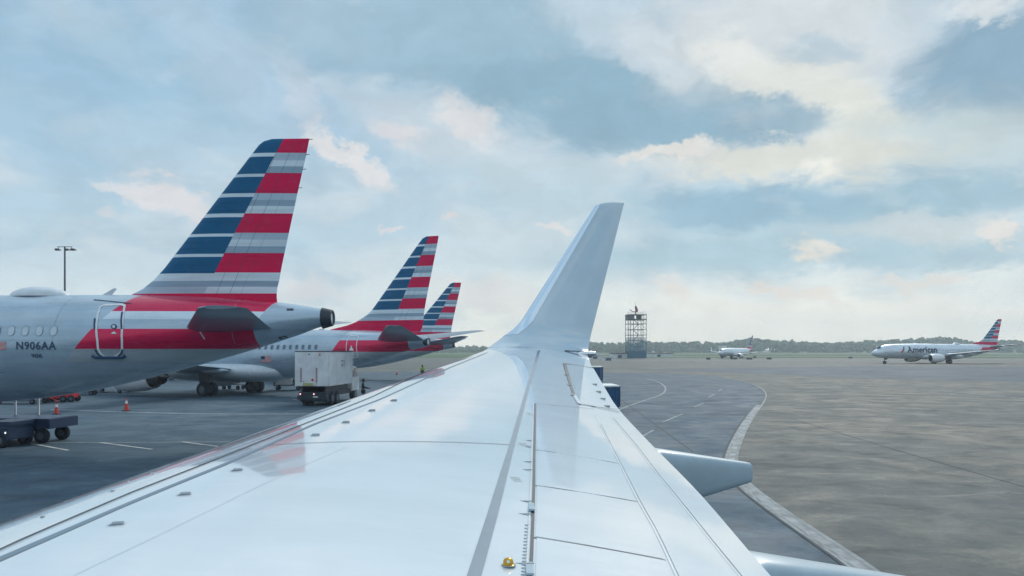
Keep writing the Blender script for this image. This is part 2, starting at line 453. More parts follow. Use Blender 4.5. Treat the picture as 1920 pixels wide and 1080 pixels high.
# ------------------------------------------------------------------ the setting: ground, apron, far fields, wood
def ground_mat(name, c1, c2, c3, sx=1.0, sy=1.0, joints=0.0, rough=.75, spec=.24, jr=0.0, js=7.6):
    m = bpy.data.materials.new(name); m.use_nodes = True; nt = m.node_tree; b = nt.nodes['Principled BSDF']
    tc = nt.nodes.new('ShaderNodeTexCoord')
    mp = nt.nodes.new('ShaderNodeMapping'); nt.links.new(tc.outputs['Object'], mp.inputs[0]); mp.inputs['Scale'].default_value = (sx, sy, 1); mp.inputs['Rotation'].default_value = (0, 0, radians(4))
    a = noise(nt, mp.outputs[0], .085, 9, .66, .9)
    d = noise(nt, mp.outputs[0], .5, 8, .68, .5)
    g = noise(nt, tc.outputs['Object'], 9, 6, .7)
    mps = nt.nodes.new('ShaderNodeMapping'); nt.links.new(tc.outputs['Object'], mps.inputs[0]); mps.inputs['Scale'].default_value = (.30, .62, 1); mps.inputs['Rotation'].default_value = (0, 0, radians(-7))
    st = noise(nt, mps.outputs[0], 1.0, 6, .65, 1.2)
    c = mixc(nt, maprange(nt, a, .42, .60), c1, c2)
    c = mixc(nt, maprange(nt, d, .42, .68), c, c3)
    c = mixc(nt, maprange(nt, st, .50, .66, 0, .6), c, tuple(v * .5 for v in c1[:3]))
    c = mixc(nt, maprange(nt, st, .46, .32, 0, .5), c, tuple(min(1, v * 1.5) for v in c2[:3]))
    g2 = noise(nt, tc.outputs['Object'], 1.7, 8, .72, .4)
    c = mixc(nt, maprange(nt, g2, .52, .68, 0, .38), c, tuple(v * .62 for v in c1[:3]))
    c = mixc(nt, maprange(nt, g2, .46, .34, 0, .25), c, tuple(min(1, v * 1.4) for v in c2[:3]))
    c = mixc(nt, maprange(nt, g, .3, .7, 0, .3), c, tuple(v * .6 for v in c1[:3]))
    if joints:
        br = nt.nodes.new('ShaderNodeTexBrick'); br.offset = 0
        mj = nt.nodes.new('ShaderNodeMapping'); nt.links.new(tc.outputs['Object'], mj.inputs[0]); mj.inputs['Rotation'].default_value = (0, 0, radians(jr))
        nt.links.new(mj.outputs[0], br.inputs['Vector'])
        br.inputs['Scale'].default_value = 1; br.inputs['Brick Width'].default_value = js; br.inputs['Row Height'].default_value = js
        br.inputs['Mortar Size'].default_value = .035; br.inputs['Mortar Smooth'].default_value = .3
        br.inputs['Color1'].default_value = (0, 0, 0, 1); br.inputs['Color2'].default_value = (0.12, .12, .12, 1); br.inputs['Mortar'].default_value = (1, 1, 1, 1)
        sb = nt.nodes.new('ShaderNodeSeparateColor'); nt.links.new(br.outputs['Color'], sb.inputs[0])
        c = mixc(nt, E(nt, sb.outputs[0]) * joints, c, tuple(v * .35 for v in c1[:3]))
    nt.links.new(c, b.inputs['Base Color'])
    nt.links.new(maprange(nt, d, .3, .7, rough * .85, rough * 1.1), b.inputs['Roughness'])
    b.inputs['Specular IOR Level'].default_value = spec
    bn = nt.nodes.new('ShaderNodeBump'); bn.inputs['Strength'].default_value = .25; bn.inputs['Distance'].default_value = .02
    nt.links.new(g, bn.inputs['Height']); nt.links.new(bn.outputs[0], b.inputs['Normal'])
    return m
M['grass'] = ground_mat('grass_cover', (.07, .13, .06, 1), (.11, .15, .08, 1), (.08, .14, .06, 1), .3, 1, rough=.9, spec=.1)
M['concrete'] = ground_mat('apron_concrete', (.082, .102, .106, 1), (.175, .168, .140, 1), (.110, .124, .126, 1), 1.0, 1)
M['asphalt'] = ground_mat('apron_asphalt', (.062, .108, .148, 1), (.090, .136, .172, 1), (.050, .096, .140, 1), .9, 1, joints=.12, jr=38, js=11)
M['taxi'] = ground_mat('taxiway_asphalt', (.055, .088, .12, 1), (.075, .11, .145, 1), (.055, .09, .125, 1), .2, 1, rough=.75)
M['runway'] = ground_mat('runway_concrete', (.15, .165, .165, 1), (.20, .20, .19, 1), (.14, .155, .16, 1), .2, 1, rough=.8)

def sheet(name, pts, z, m, kind='structure'):
    return tag(link(name, [(p[0], p[1], z) for p in pts], [tuple(range(len(pts)))], m), kind=kind)
sheet('ground', [(-9000, -500), (9000, -500), (9000, 12000), (-9000, 12000)], 0.0, 'grass')
sheet('concrete_apron', [(-420, -120), (420, -120), (520, 318), (150, 345), (-420, 345)], .004, 'concrete')
edge_px = [(2400,1700),(1640,1080),(1520,1000),(1440,945),(1398,912),(1374,885),(1370,860),(1378,835),(1392,805),(1408,780),(1424,760),(1433,745),(1432,735),(1420,725),(1400,717),(1370,710),(1330,704.5),(1270,701),(1180,699)]
edge = [ground(*p) for p in edge_px]
def smooth_poly(P, it=2):
    for _ in range(it):
        Q = [P[0]]
        for a, b in zip(P, P[1:]): Q += [a * .75 + b * .25, a * .25 + b * .75]
        P = Q + [P[-1]]
    return P
edge = smooth_poly(edge)
sheet('asphalt_apron', [(5, -60), tuple(edge[0][:2])] + [tuple(p[:2]) for p in edge[1:]] + [(-5, 128), (-380, 150), (-380, -60)], .008, 'asphalt')
sheet('taxiway', [tuple(ground(*p)[:2]) for p in ((1180, 693), (1380, 699), (1560, 707), (1760, 712), (2100, 722), (2500, 736), (2500, 691), (1960, 688), (1620, 686.5), (1400, 690))], .012, 'taxi')
for (y0, y1, x0, x1, m) in ((676.3, 674.6, 1150, 2300, 'runway'), (669.0, 667.8, 1210, 2400, 'runway'), (664.2, 663.2, 900, 2500, 'runway'), (661.2, 660.2, 600, 2500, 'runway')):
    a, b_ = ground(x0, y0), ground(x1, y0); c_, d_ = ground(x1, y1), ground(x0, y1)
    sheet('runway', [a[:2], b_[:2], c_[:2], d_[:2]], .02, m)

def line_strip(name, px, w, m='paintline', z=.012, smooth=True, w2=None, off=0.0, kind='structure'):
    P = [ground(*p) for p in px]
    if smooth: P = smooth_poly(P)
    n = len(P); v = []
    for i, p in enumerate(P):
        t = (P[min(i + 1, n - 1)] - P[max(i - 1, 0)]).normalized(); s = Vector((-t.y, t.x, 0))
        ww = (w if w2 is None else w + (w2 - w) * i / (n - 1)) / 2
        v += [(p.x + s.x * (off + ww), p.y + s.y * (off + ww), z), (p.x + s.x * (off - ww), p.y + s.y * (off - ww), z)]
    f = [(2 * i, 2 * i + 1, 2 * i + 3, 2 * i + 2) for i in range(n - 1)]
    return tag(link(name, v, f, m), kind=kind)
ep = edge_px[:16]
line_strip('edge_marking', ep[:11], .44, 'faint', z=.012)
line_strip('edge_marking', ep, .11, 'line2', z=.016, off=-.17)
line_strip('edge_marking', ep[:9], .06, 'line2', z=.016, off=.12)
line_strip('tar_edge', ep[:10], .05, 'joint', z=.020, off=.28)
line_strip('curved_marking', [(1100, 795), (1165, 766), (1205, 752), (1240, 741), (1248, 733), (1248, 725), (1235, 716), (1215, 710), (1190, 707), (1150, 705)], .18, 'line2')
for seg in (((1205, 818), (1225, 807)), ((1242, 792), (1280, 776)), ((1302, 763), (1319, 756)), ((1329, 745), (1340, 739)), ((1348, 733), (1354, 729))):
    line_strip('dashed_marking', seg, .13, 'line2', smooth=False)
line_strip('tar_joint_line', [(1150, 740), (1220, 790), (1300, 848)], .07, 'joint', smooth=False)
line_strip('tar_joint_line', [(1484, 785), (1700, 850), (1940, 919)], .03, 'joint', smooth=False)
line_strip('tar_joint_line', [(0, 882), (60, 872), (110, 860)], .05, 'joint', smooth=False)
line_strip('tar_joint_line', [(700, 700), (780, 694), (900, 686)], .3, 'joint', smooth=False)
line_strip('apron_marking', [(95, 768), (240, 773), (400, 777), (600, 776)], .14, 'paintline')
line_strip('apron_marking', [(130, 777), (300, 780), (560, 778)], .07, 'faint')
line_strip('apron_marking', [(40, 830), (200, 830), (420, 829), (520, 828)], .07, 'paintline')
for seg in (((58, 832), (128, 845)), ((186, 830), (285, 843)), ((342, 829), (412, 838))):
    line_strip('apron_marking', seg, .13, 'paintline', z=.016, smooth=False)
line_strip('apron_marking', [(690, 716), (800, 702), (880, 690)], .2, 'faint')
line_strip('taxiway_marking', [(1400, 686), (1650, 684), (1920, 683)], .3, 'paintline', z=.016)
line_strip('taxiway_marking', [(1560, 718), (1750, 731), (1960, 752)], .25, 'faint')

def wood():
    rnd = np.random.default_rng(3)
    t = (1 + 5 ** .5) / 2
    bm = bmesh.new(); bmesh.ops.create_icosphere(bm, subdivisions=2, radius=1)
    bm.verts.index_update(); bv = np.array([v.co[:] for v in bm.verts]); bf = np.array([[v.index for v in f.verts] for f in bm.faces]); bm.free()
    prof = [(-900, 646), (500, 648), (850, 649), (900, 649), (940, 650), (1100, 640), (1150, 643.5), (1180, 641), (1230, 640), (1290, 641), (1370, 641), (1385, 637), (1410, 634.5), (1450, 637), (1530, 641.5),
            (1590, 641), (1610, 640), (1640, 637), (1690, 637), (1720, 634), (1750, 631.5), (1790, 633), (1810, 637), (1830, 642), (1870, 637), (1900, 637), (1960, 640), (2900, 640)]
    V = []; Fc = []; n = 0
    def crown(X, Y, zt, r):
        nonlocal n
        k = rnd.integers(2, 4)
        for j in range(k):
            rr = r * (.7 + .6 * rnd.random()); cz = zt - rr * .8 - j * r * 1.1
            c = np.array([X + rnd.normal() * r * .35, Y + rnd.normal() * r * .3, max(cz, rr * .5)])
            v = bv * (1 + .22 * rnd.normal(size=(len(bv), 1))) * np.array([rr, rr, rr * .85]) + c
            V.append(v); Fc.append(bf + n); n += len(bv)
    for row, (Y0, drop, r) in enumerate(((1180, 0, 3.6), (1120, 1.5, 3.8), (1050, 4.0, 3.6))):
        X = -1250.0
        while X < 1250:
            px = 960 + X / Y0 * F
            ty = interp(prof, px)[0]
            zt = H + (HZ - ty - 1.3) / F * Y0 - drop * (.4 if row < 2 else 1) + rnd.normal() * 1.1 - (3 if rnd.random() < .08 else 0)
            crown(X, Y0 + rnd.normal() * 9, max(zt, 5), r)
            X += r * 1.05
    V = np.concatenate(V); Fc = np.concatenate(Fc)
    me = bpy.data.meshes.new('far_wood'); me.vertices.add(len(V)); me.vertices.foreach_set('co', V.astype('f4').ravel())
    me.loops.add(Fc.size); me.loops.foreach_set('vertex_index', Fc.astype('i4').ravel())
    me.polygons.add(len(Fc)); me.polygons.foreach_set('loop_start', np.arange(0, Fc.size, 3, dtype='i4')); me.polygons.foreach_set('loop_total', np.full(len(Fc), 3, dtype='i4'))
    me.update(); me.validate()
    me.materials.append(mat('wood_foliage', (.045, .075, .04), .9, var=.6, vs=.09, spec=.1))
    o = bpy.data.objects.new('far_wood', me); COL.objects.link(o)
    tag(o, 'bluish far-off woodland along the horizon behind the airfield', 'woodland', kind='stuff')
wood()
# gentle rise under the wood at the right
def hill(name, px, Y, w, d, h):
    c = at(px, Y); v = []; f = []; n = 24
    for j in range(9):
        for i in range(n):
            u = i / (n - 1) * 2 - 1; q = j / 8 * 2 - 1
            v.append((c.x + u * w, c.y + q * d, h * max(0, 1 - u * u) ** 1.3 * max(0, 1 - q * q) - .3))
    for j in range(8):
        for i in range(n - 1): a = j * n + i; f.append((a, a + 1, a + n + 1, a + n))
    tag(link(name, v, f, 'grass', smooth=True), kind='structure')
hill('hill', 1750, 1130, 170, 60, 12)

# ------------------------------------------------------------------ airliners
LX = 44.0
def tail_profile(kind):
    if kind == 'a':
        return [(-14, 5.9, 1.76, 1.975), (-12.5, 5.9, 1.82, 1.97), (-9.85, 5.9, 2.15, 1.93), (-8.95, 5.9, 2.30, 1.88), (-6.6, 5.88, 2.84, 1.66), (-4.6, 5.82, 3.36, 1.36),
                (-3.8, 5.77, 3.58, 1.22), (-2.2, 5.62, 4.06, .92), (-1.1, 5.47, 4.42, .68), (-.35, 5.34, 4.68, .40), (0, 5.27, 4.72, .30)]
    return [(-14, 5.42, 1.40, 1.88), (-12, 5.42, 1.48, 1.87), (-9, 5.41, 1.90, 1.78), (-6.5, 5.38, 2.48, 1.58), (-4.2, 5.30, 3.05, 1.22), (-2.2, 5.12, 3.62, .80), (-.8, 4.92, 3.92, .50), (0, 4.76, 4.06, .30)]
def nose_profile(kind, L):
    if kind == 'a':
        n = [(0, 3.4, 3.2, .08), (.25, 3.92, 2.75, .5), (.8, 4.35, 2.35, .92), (1.6, 4.85, 2.05, 1.3), (2.6, 5.4, 1.88, 1.6), (3.6, 5.72, 1.8, 1.8), (5, 5.87, 1.76, 1.93), (6.5, 5.9, 1.76, 1.975)]
    else:
        n = [(0, 2.95, 2.75, .08), (.3, 3.3, 2.42, .42), (1.0, 3.72, 2.05, .85), (1.9, 4.12, 1.78, 1.2), (2.7, 4.75, 1.62, 1.42), (3.5, 5.08, 1.52, 1.6), (4.8, 5.3, 1.44, 1.77), (6.8, 5.42, 1.40, 1.88)]
    return [(d - L, a, b, c) for d, a, b, c in n]

def smooth_tab(tab, steps):
    xs = np.array([t[0] for t in tab]); out = []
    # monotone-ish cubic through the table (Catmull-Rom tangents)
    cols = np.array([t[1:] for t in tab])
    m = np.gradient(cols, xs, axis=0)
    X = []
    for a, b in zip(xs, xs[1:]): X += list(np.linspace(a, b, steps, endpoint=False))
    X.append(xs[-1])
    for x in X:
        i = min(max(np.searchsorted(xs, x, 'right') - 1, 0), len(xs) - 2); h = xs[i + 1] - xs[i]; t = (x - xs[i]) / h
        p = (2 * t**3 - 3 * t**2 + 1) * cols[i] + (t**3 - 2 * t**2 + t) * h * m[i] + (-2 * t**3 + 3 * t**2) * cols[i + 1] + (t**3 - t**2) * h * m[i + 1]
        out.append((x,) + tuple(p))
    return out

class Fus:
    def __init__(s, kind, L):
        s.tab = smooth_tab(nose_profile(kind, L) + tail_profile(kind), 3); s.L = L
    def side(s, x, z, off=0.0, sgn=-1):
        zt, zb, hw = interp(s.tab, x); zc, hz = (zt + zb) / 2, (zt - zb) / 2
        q = max(-1, min(1, (z - zc) / hz)); y = hw * sqrt(max(0, 1 - q * q))
        n = Vector((0, y / hw**2, (z - zc) / hz**2)).normalized() if y > 1e-4 else Vector((0, 0, 1))
        return Vector((x, sgn * (y + n.y * off), z + n.z * off))
    def top(s, x): return interp(s.tab, x)[0]

def ribbon(fu, pts, w, m, name, parent, off=.012, thick=None, closed=False):
    """thin painted line following the skin; pts in (x,z)"""
    P = [Vector((a, 0, b)) for a, b in pts]
    D = []
    seg = list(zip(P, P[1:] + ([P[0]] if closed else [])))
    for a, b in seg:
        n = max(1, int((b - a).length / .15)); D += [a.lerp(b, i / n) for i in range(n)]
    D.append(P[0] if closed else P[-1])
    v = []
    N = len(D)
    for i, p in enumerate(D):
        if closed: t = (D[(i + 1) % (N - 1)] - D[(i - 1) % (N - 1)])
        else: t = (D[min(i + 1, N - 1)] - D[max(i - 1, 0)])
        t.normalize(); s_ = Vector((-t.z, 0, t.x)) * w / 2
        v += [fu.side(p.x + s_.x, p.z + s_.z, off), fu.side(p.x - s_.x, p.z - s_.z, off)]
    f = [(2 * i, 2 * i + 1, 2 * i + 3, 2 * i + 2) for i in range(N - 1)]
    return link(name, v, f, m, parent)

def rrect(cx, cz, w, h, r, n=4):
    P = []
    for (sx, sz, a0) in ((1, 1, 0), (-1, 1, 90), (-1, -1, 180), (1, -1, 270)):
        for i in range(n + 1):
            a = radians(a0 + 90 * i / n); P.append((cx + sx * (w / 2 - r) + r * cos(a), cz + sz * (h / 2 - r) + r * sin(a)))
    return P
def patch(fu, pts, m, name, parent, off=.012):
    cx = sum(p[0] for p in pts) / len(pts); cz = sum(p[1] for p in pts) / len(pts)
    v = [fu.side(cx, cz, off)] + [fu.side(a, b, off) for a, b in pts]; n = len(pts)
    return link(name, v, [(0, 1 + i, 1 + (i + 1) % n) for i in range(n)], m, parent, smooth=True)

def text_mesh(txt, size, bold=0.0, space=1.0):
    cu = bpy.data.curves.new('lettering', 'FONT'); cu.body = txt; cu.size = size; cu.offset = bold; cu.space_character = space; cu.resolution_u = 3
    o = bpy.data.objects.new('lettering', cu); COL.objects.link(o)
    bpy.context.view_layer.update()
    dg = bpy.context.evaluated_depsgraph_get(); me = bpy.data.meshes.new_from_object(o.evaluated_get(dg))
    v = [x.co.copy() for x in me.vertices]; f = [tuple(p.vertices) for p in me.polygons]
    bpy.data.objects.remove(o); bpy.data.curves.remove(cu); bpy.data.meshes.remove(me)
    return v, f
def lettering(fu, txt, x, z, width, height, m, parent, bold=0.0, off=.02, name='lettering', space=1.0):
    v, f = text_mesh(txt, 1.0, bold, space)
    x0, x1 = min(p.x for p in v), max(p.x for p in v); y0, y1 = 0, max(p.y for p in v)
    vv = [fu.side(x + (p.x - x0) / (x1 - x0) * width, z + (p.y - y0) / (y1 - y0) * height, off) for p in v]
    return link(name, vv, f, m, parent)

def foil(n=9, t=.12, camber=0.02):
    us = [(1 - cos(pi * i / n)) / 2 for i in range(n + 1)]
    th = lambda u: t / .2 * (.2969 * sqrt(u) - .126 * u - .3516 * u * u + .2843 * u**3 - .1036 * u**4)
    cm = lambda u: camber * 4 * u * (1 - u)
    up = [(u, cm(u) + th(u)) for u in us]; lo = [(u, cm(u) - th(u)) for u in us]
    return up[::-1] + lo[1:-1]     # TE -> LE over top, then back underneath

def lift_surface(name, secs, m, parent, t=.11, smooth=True):
    """secs: (xle, y, z, chord, tilt) -- foil ring per station; thickness normal follows tilt (0 flat .. 90 vertical)"""
    fo = foil(10, t, .0)
    rings = []
    for xle, y, z, ch, tl in secs:
        ny, nz = -sin(radians(tl)), cos(radians(tl))
        rings.append([(xle + u * ch, y + w * ch * ny, z + w * ch * nz) for u, w in fo])
    v, f = loft(rings); return link(name, v, f, m, parent, smooth)

def airliner(loc, psi, label, L=44.0, kind='a', wingx=-24.0, detail=2, group=None, scale=1.0, name='airliner', fus='fus', fin='fin'):
    R = empty(name, loc, psi, label, 'airliner', group); R.scale = (scale,) * 3
    fu = Fus(kind, L)
    rings = []; n = 40
    for x, zt, zb, hw in fu.tab:
        zc, hz = (zt + zb) / 2, (zt - zb) / 2
        rings.append([(x, hw * cos(2 * pi * i / n), zc + hz * sin(2 * pi * i / n)) for i in range(n)])
    v, f = loft(rings)
    body = link('fuselage', v, f, fus, R, True)
    if kind == 'a':   # dark exhaust ring at the very end of the cone
        MB().lathe((0, 0, 5.0), (1, 0, .03), [(-.33, .40), (.02, .31), (.05, .29), (.04, .22), (-.2, .18)], 20).obj('exhaust', 'dark', R, True)
    # vertical tail
    if kind == 'a':
        out = [(5.35, -8.9, -2.05), (5.75, -8.0, -2.1), (5.95, -7.65, -2.1), (6.12, -7.3, -2.08), (6.45, -6.88, -2.0), (6.9, -6.45, -1.92), (8, -5.58, -1.68), (9.5, -4.4, -1.35), (11.2, -3.06, -.96), (11.55, -2.78, -.89), (11.68, -2.6, -.865), (11.76, -2.3, -.85)]
        lo_x = lambda z: .10
    else:
        MB().lathe((0, 0, 4.41), (1, 0, .03), [(-.30, .375), (.03, .33), (.05, .31), (.04, .24), (-.2, .18)], 20).obj('exhaust', 'dark', R, True)
        out = [(5.2, -9.6, -.7), (5.45, -8.8, -.55), (5.75, -7.3, -.45), (6.0, -6.5, -.42), (6.55, -5.45, -.38), (6.92, -5.0, -.32), (8, -4.1, -.10), (10, -2.45, .35), (12.0, -.82, .80), (12.35, -.50, .86), (12.5, -.15, .88)]
    fo = foil(10, .10, 0)
    rings = []
    for z, xl, xt in out:
        ch = xt - xl; th = min(1.0, 3.8 / ch); sh = 1.0 if z < out[-3][0] else .75 if z < out[-1][0] else .2
        rings.append([(xl + u * ch, w * ch * th * sh, z) for u, w in fo])
    v, f = loft(rings)
    fn = link('tail_fin', v, f, fin, R, True)
    if detail > 1:
        b = MB()   # rudder hinge line and static wicks
        for (xa, za, xb, zb_) in ((-3.9, 5.95, -1.55, 11.45), (-4.3, 6.05, -1.95, 11.2)):
            for s in (-1, 1): pass
        for z_ in (11.72, 11.15, 10.6, 9.9):
            xt = interp([(a, c) for a, b2, c in out], z_)[0]; MB().tube((xt - .02, 0, z_), (xt + .13, 0, z_ + .01), .012, n=5).obj('static_wick', 'dark', fn)
    # horizontal tail
    zr = 4.62 if kind == 'a' else 4.6; gy = 3.8 if kind == 'a' else 2.86
    for s in (1, -1):
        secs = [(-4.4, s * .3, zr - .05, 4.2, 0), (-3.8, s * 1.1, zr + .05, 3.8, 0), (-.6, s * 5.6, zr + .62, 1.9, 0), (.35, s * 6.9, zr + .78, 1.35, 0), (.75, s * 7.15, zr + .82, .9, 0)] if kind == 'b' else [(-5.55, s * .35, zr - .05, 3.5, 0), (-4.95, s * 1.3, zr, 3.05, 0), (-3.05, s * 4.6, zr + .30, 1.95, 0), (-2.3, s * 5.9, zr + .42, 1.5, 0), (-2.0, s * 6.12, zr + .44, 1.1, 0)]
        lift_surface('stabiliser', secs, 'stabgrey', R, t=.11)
    # wing
    zw = 2.35 if kind == 'a' else 2.1; half = 16.6
    for s in (1, -1):
        xr = wingx - 4.2
        sec = [(xr - .4, s * .6, zw, 7.6, 0), (xr + .6, s * 2.0, zw + .1, 6.4, 0), (xr + 3.0, s * 6.4, zw + .55, 3.9, 0), (xr + 8.2, s * half, zw + 1.75, 1.55, 0)]
        wg = lift_surface('wing', sec, 'fairing', R, t=.12)
        lift_surface('winglet', [(xr + 8.2, s * half, zw + 1.75, 1.5, 0), (xr + 8.6, s * (half + .25), zw + 1.95, 1.3, -s * 60), (xr + 9.9, s * (half + .7), zw + 3.9, .55, -s * 78)], 'white', wg, t=.1)
        ey = 5.75 if kind == 'a' else 4.85; ex = wingx - (5.6 if kind == 'a' else 4.4); ez = 1.72 if kind == 'a' else 1.55
        en = MB().lathe((ex, s * ey, ez), (1, 0, .03), [(-1.9, .88), (-2.05, .95), (-2.0, 1.02), (-1.6, 1.12), (-.6, 1.19), (.6, 1.14), (1.7, .95), (1.72, .9), (1.2, .85)], 28).obj('engine', 'fus' if kind == 'a' else 'white', R, True)
        if kind == 'a': en.data.materials[0] = M['radome']
        MB().lathe((ex, s * ey, ez), (1, 0, .03), [(-1.88, .87), (-1.2, .84), (-1.15, .3), (-1.5, .02)], 24).obj('intake', 'dark', en, True)
        MB().lathe((ex, s * ey, ez), (1, 0, .03), [(1.0, .86), (2.5, .62), (2.55, .5), (2.2, .42), (3.2, .06)], 24).obj('exhaust', 'nozzle', en, True)
        MB().prism([(ex - .6, ez + 1.1), (ex + .8, ez + 1.3), (ex + 4.5, ez + 1.15), (ex + 3.6, ez + .55), (ex + 1.5, ez + .75)], s * ey - .2, s * ey + .2).obj('pylon', 'radome', en)
        for yy in (3.4, 7.6, 11.2):
            xt = interp([(2.0, xr + 7.0), (6.4, xr + 6.9), (half, xr + 9.75)], yy)[0]; zt = zw + .1 + (yy - 2) * .113
            MB().lathe((xt - 2.2, s * yy, zt - .28), (1, 0, .02), [(0, .02), (.5, .16), (1.6, .22), (2.4, .16), (3.1, .02)], 10).obj('flap_fairing', 'fairing', wg, True)
    # belly fairing
    rings = []
    bz = 1.76 if kind == 'a' else 1.4
    for i in range(15):
        q = i / 14 * 2 - 1; k = max(0.02, 1 - q**4) ** .5
        rings.append([(wingx + .2 + q * 7.4, 2.28 * k * cos(2 * pi * j / 24), bz + .62 + (.95 * sin(2 * pi * j / 24) * (1 if sin(2 * pi * j / 24) < 0 else 1.1)) * k) for j in range(24)])
    v, f = loft(rings); link('belly_fairing', v, f, 'radome', R, True)
    # landing gear
    def wheel(par, x, y, r, w):
        t = MB().lathe((x, y, r), (0, 1, 0), [(-w / 2, r * .55), (-w / 2, r * .9), (-w * .3, r), (w * .3, r), (w / 2, r * .9), (w / 2, r * .55)], 20).obj('tyre', 'tyre', par, True)
        MB().lathe((x, y, r), (0, 1, 0), [(-w * .42, .001), (-w * .42, r * .56), (w * .42, r * .56), (w * .42, .001)], 14).obj('rim', 'rim', par, True)
    for s in (1, -1):
        g = MB().tube((wingx + .9, s * gy, .6), (wingx + .6, s * (gy - .2), zw), .13).tube((wingx + .9, s * (gy - .45), .6), (wingx + .9, s * (gy + .45), .6), .08).tube((wingx + .7, s * (gy - .1), 1.3), (wingx + .3, s * (gy - 1.6), 2.2), .07).box(wingx + .35, wingx + 1.4, s * (gy + .3) - .02, s * (gy + .3) + .02, 1.0, 2.3).obj('landing_gear', 'dark', R)
        for q in (-.46, .46): wheel(g, wingx + .9, s * gy + q, .58, .42)
    nx = -L + (5.1 if kind == 'a' else 4.0)
    g = MB().tube((nx, 0, .4), (nx + .1, 0, 2.0), .09).tube((nx, -.3, .38), (nx, .3, .38), .05).box(nx - .5, nx + .5, -.45, -.42, 1.1, 1.9).obj('nose_gear', 'dark', R)
    for q in (-.24, .24): wheel(g, nx, q, .38, .22)
    # cockpit windows
    for s in (-1, 1):
        zt0 = 4.62 if kind == 'a' else 4.22
        q = [(-L + 1.55, zt0), (-L + 2.5, zt0 + .55), (-L + 3.6, zt0 + .48), (-L + 3.5, zt0 + .06), (-L + 2.4, zt0 - .05)]
        vv = [fu.side(a, b2, .02, s) for a, b2 in q]; link('cockpit_window', vv, [tuple(range(5))], 'glass', R)
    return R, fu

# --- nearest tail -----------------------------------------------------------
PSI1 = radians(-3.0)
A1, f1 = airliner((-6.78, 28.07, 0), PSI1, 'silver airliner nearest the camera at left with red and blue striped tail, marked N906AA', L=44.5, wingx=-27.0, detail=2)
def loc1(px, py):
    """photo pixel -> (x,z) on the port skin of the nearest airliner"""
    c, s = cos(PSI1), sin(PSI1); x, z = -8.0, 4.0
    for _ in range(12):
        p = f1.side(x, z); Y = 28.07 + s * p.x + c * p.y
        X = (px - 960) / F * Y; x = ((X + 6.78) + s * p.y) / c; z = H + (HZ - py) / F * Y
    return x, z
DR = [loc1(*p) for p in ((182, 600), (183, 640), (184, 654), (190, 664), (200, 669), (214, 669), (225, 663), (229, 654), (229, 640), (230, 610), (232, 585), (234, 573), (228, 571), (195, 572), (188, 576), (184, 588))]
door = ribbon(f1, DR, .075, 'outline', 'door', A1, closed=True)
for seg in (((178, 597), (177.5, 617)), ((229.5, 585), (228.5, 617)), ((179, 655), (183, 663), (193, 669), (207, 670), (221, 669), (228, 662), (229.5, 655))):
    sc_ = [loc1(*p) for p in (seg if len(seg) > 2 else seg)]
    ribbon(f1, sc_, .06, 'decal', 'door_seal', door, off=.02)
v_ = MB()
a_, b_ = loc1(174, 670), loc1(237, 670)
P0 = [f1.side(a_[0] + (b_[0] - a_[0]) * i / 10, a_[1] - (0.0 if 0 < i < 10 else -.07), .03) for i in range(11)]
for p, q in zip(P0, P0[1:]): v_.tube(p, q, .055, n=6)
v_.obj('door_sill', 'decal', door, True)
patch(f1, [loc1(*p) for p in ((208, 612.5), (210, 609), (214, 607.6), (218, 609), (219.5, 612.5), (218, 616), (214, 617.5), (210, 616))], 'decal', 'door_window', door, off=.022)
patch(f1, [loc1(*p) for p in ((210.5, 612.5), (212, 610), (214, 609.4), (216, 610), (217.2, 612.5), (216, 615), (214, 615.6), (212, 615))], 'pane', 'door_window', door, off=.03)
patch(f1, [loc1(*p) for p in ((209, 626), (211, 623), (214, 621.5), (217, 623), (219.5, 626))], 'outline', 'door_handle', door, off=.022)
x0, z0 = loc1(100, 620); x1, z1 = loc1(20.5, 620.5)
pit = (x0 - x1) / 3
for k in range(36):
    xx = x0 - k * pit
    if xx < -40: break
    fr = patch(f1, rrect(xx, z0, .29, .39, .13), 'dark' if k < 0 else 'fairing', 'window', A1, off=.008)
    patch(f1, rrect(xx + .02, z0 - .02, .215, .31, .10), 'pane' if k < 4 else 'panedark', 'pane', fr, off=.016)
xa, za = loc1(31, 655); xb, zb = loc1(105, 640.5)
lettering(f1, 'N906AA', xa, za, xb - xa, (zb - za), 'decal', A1, bold=.012, name='registration', space=1.12)
xa, za = loc1(60, 670.5); xb, zb = loc1(79, 663)
lettering(f1, '906', xa, za, xb - xa, zb - za, 'decal', A1, bold=.008, name='fleet_number')
def flag(fu, xa, zt, w, h, par, detail=True):
    fo = []
    base = patch(fu, [(xa, zt - h), (xa, zt), (xa + w, zt), (xa + w, zt - h)], 'outline', 'flag', par, off=.014)
    for k in range(0, 13, 2):
        z_ = zt - h * (k + .5) / 13; ribbon(fu, [(xa, z_), (xa + w, z_)], h / 13, 'red', 'flag_stripe', base, off=.02)
    patch(fu, [(xa, zt - h * .54), (xa, zt), (xa + w * .4, zt), (xa + w * .4, zt - h * .54)], 'decal', 'flag_canton', base, off=.026)
xa, za = loc1(11, 641); xb, zb = loc1(-24, 655.5)
flag(f1, xb, za, xa - xb, za - zb, A1)
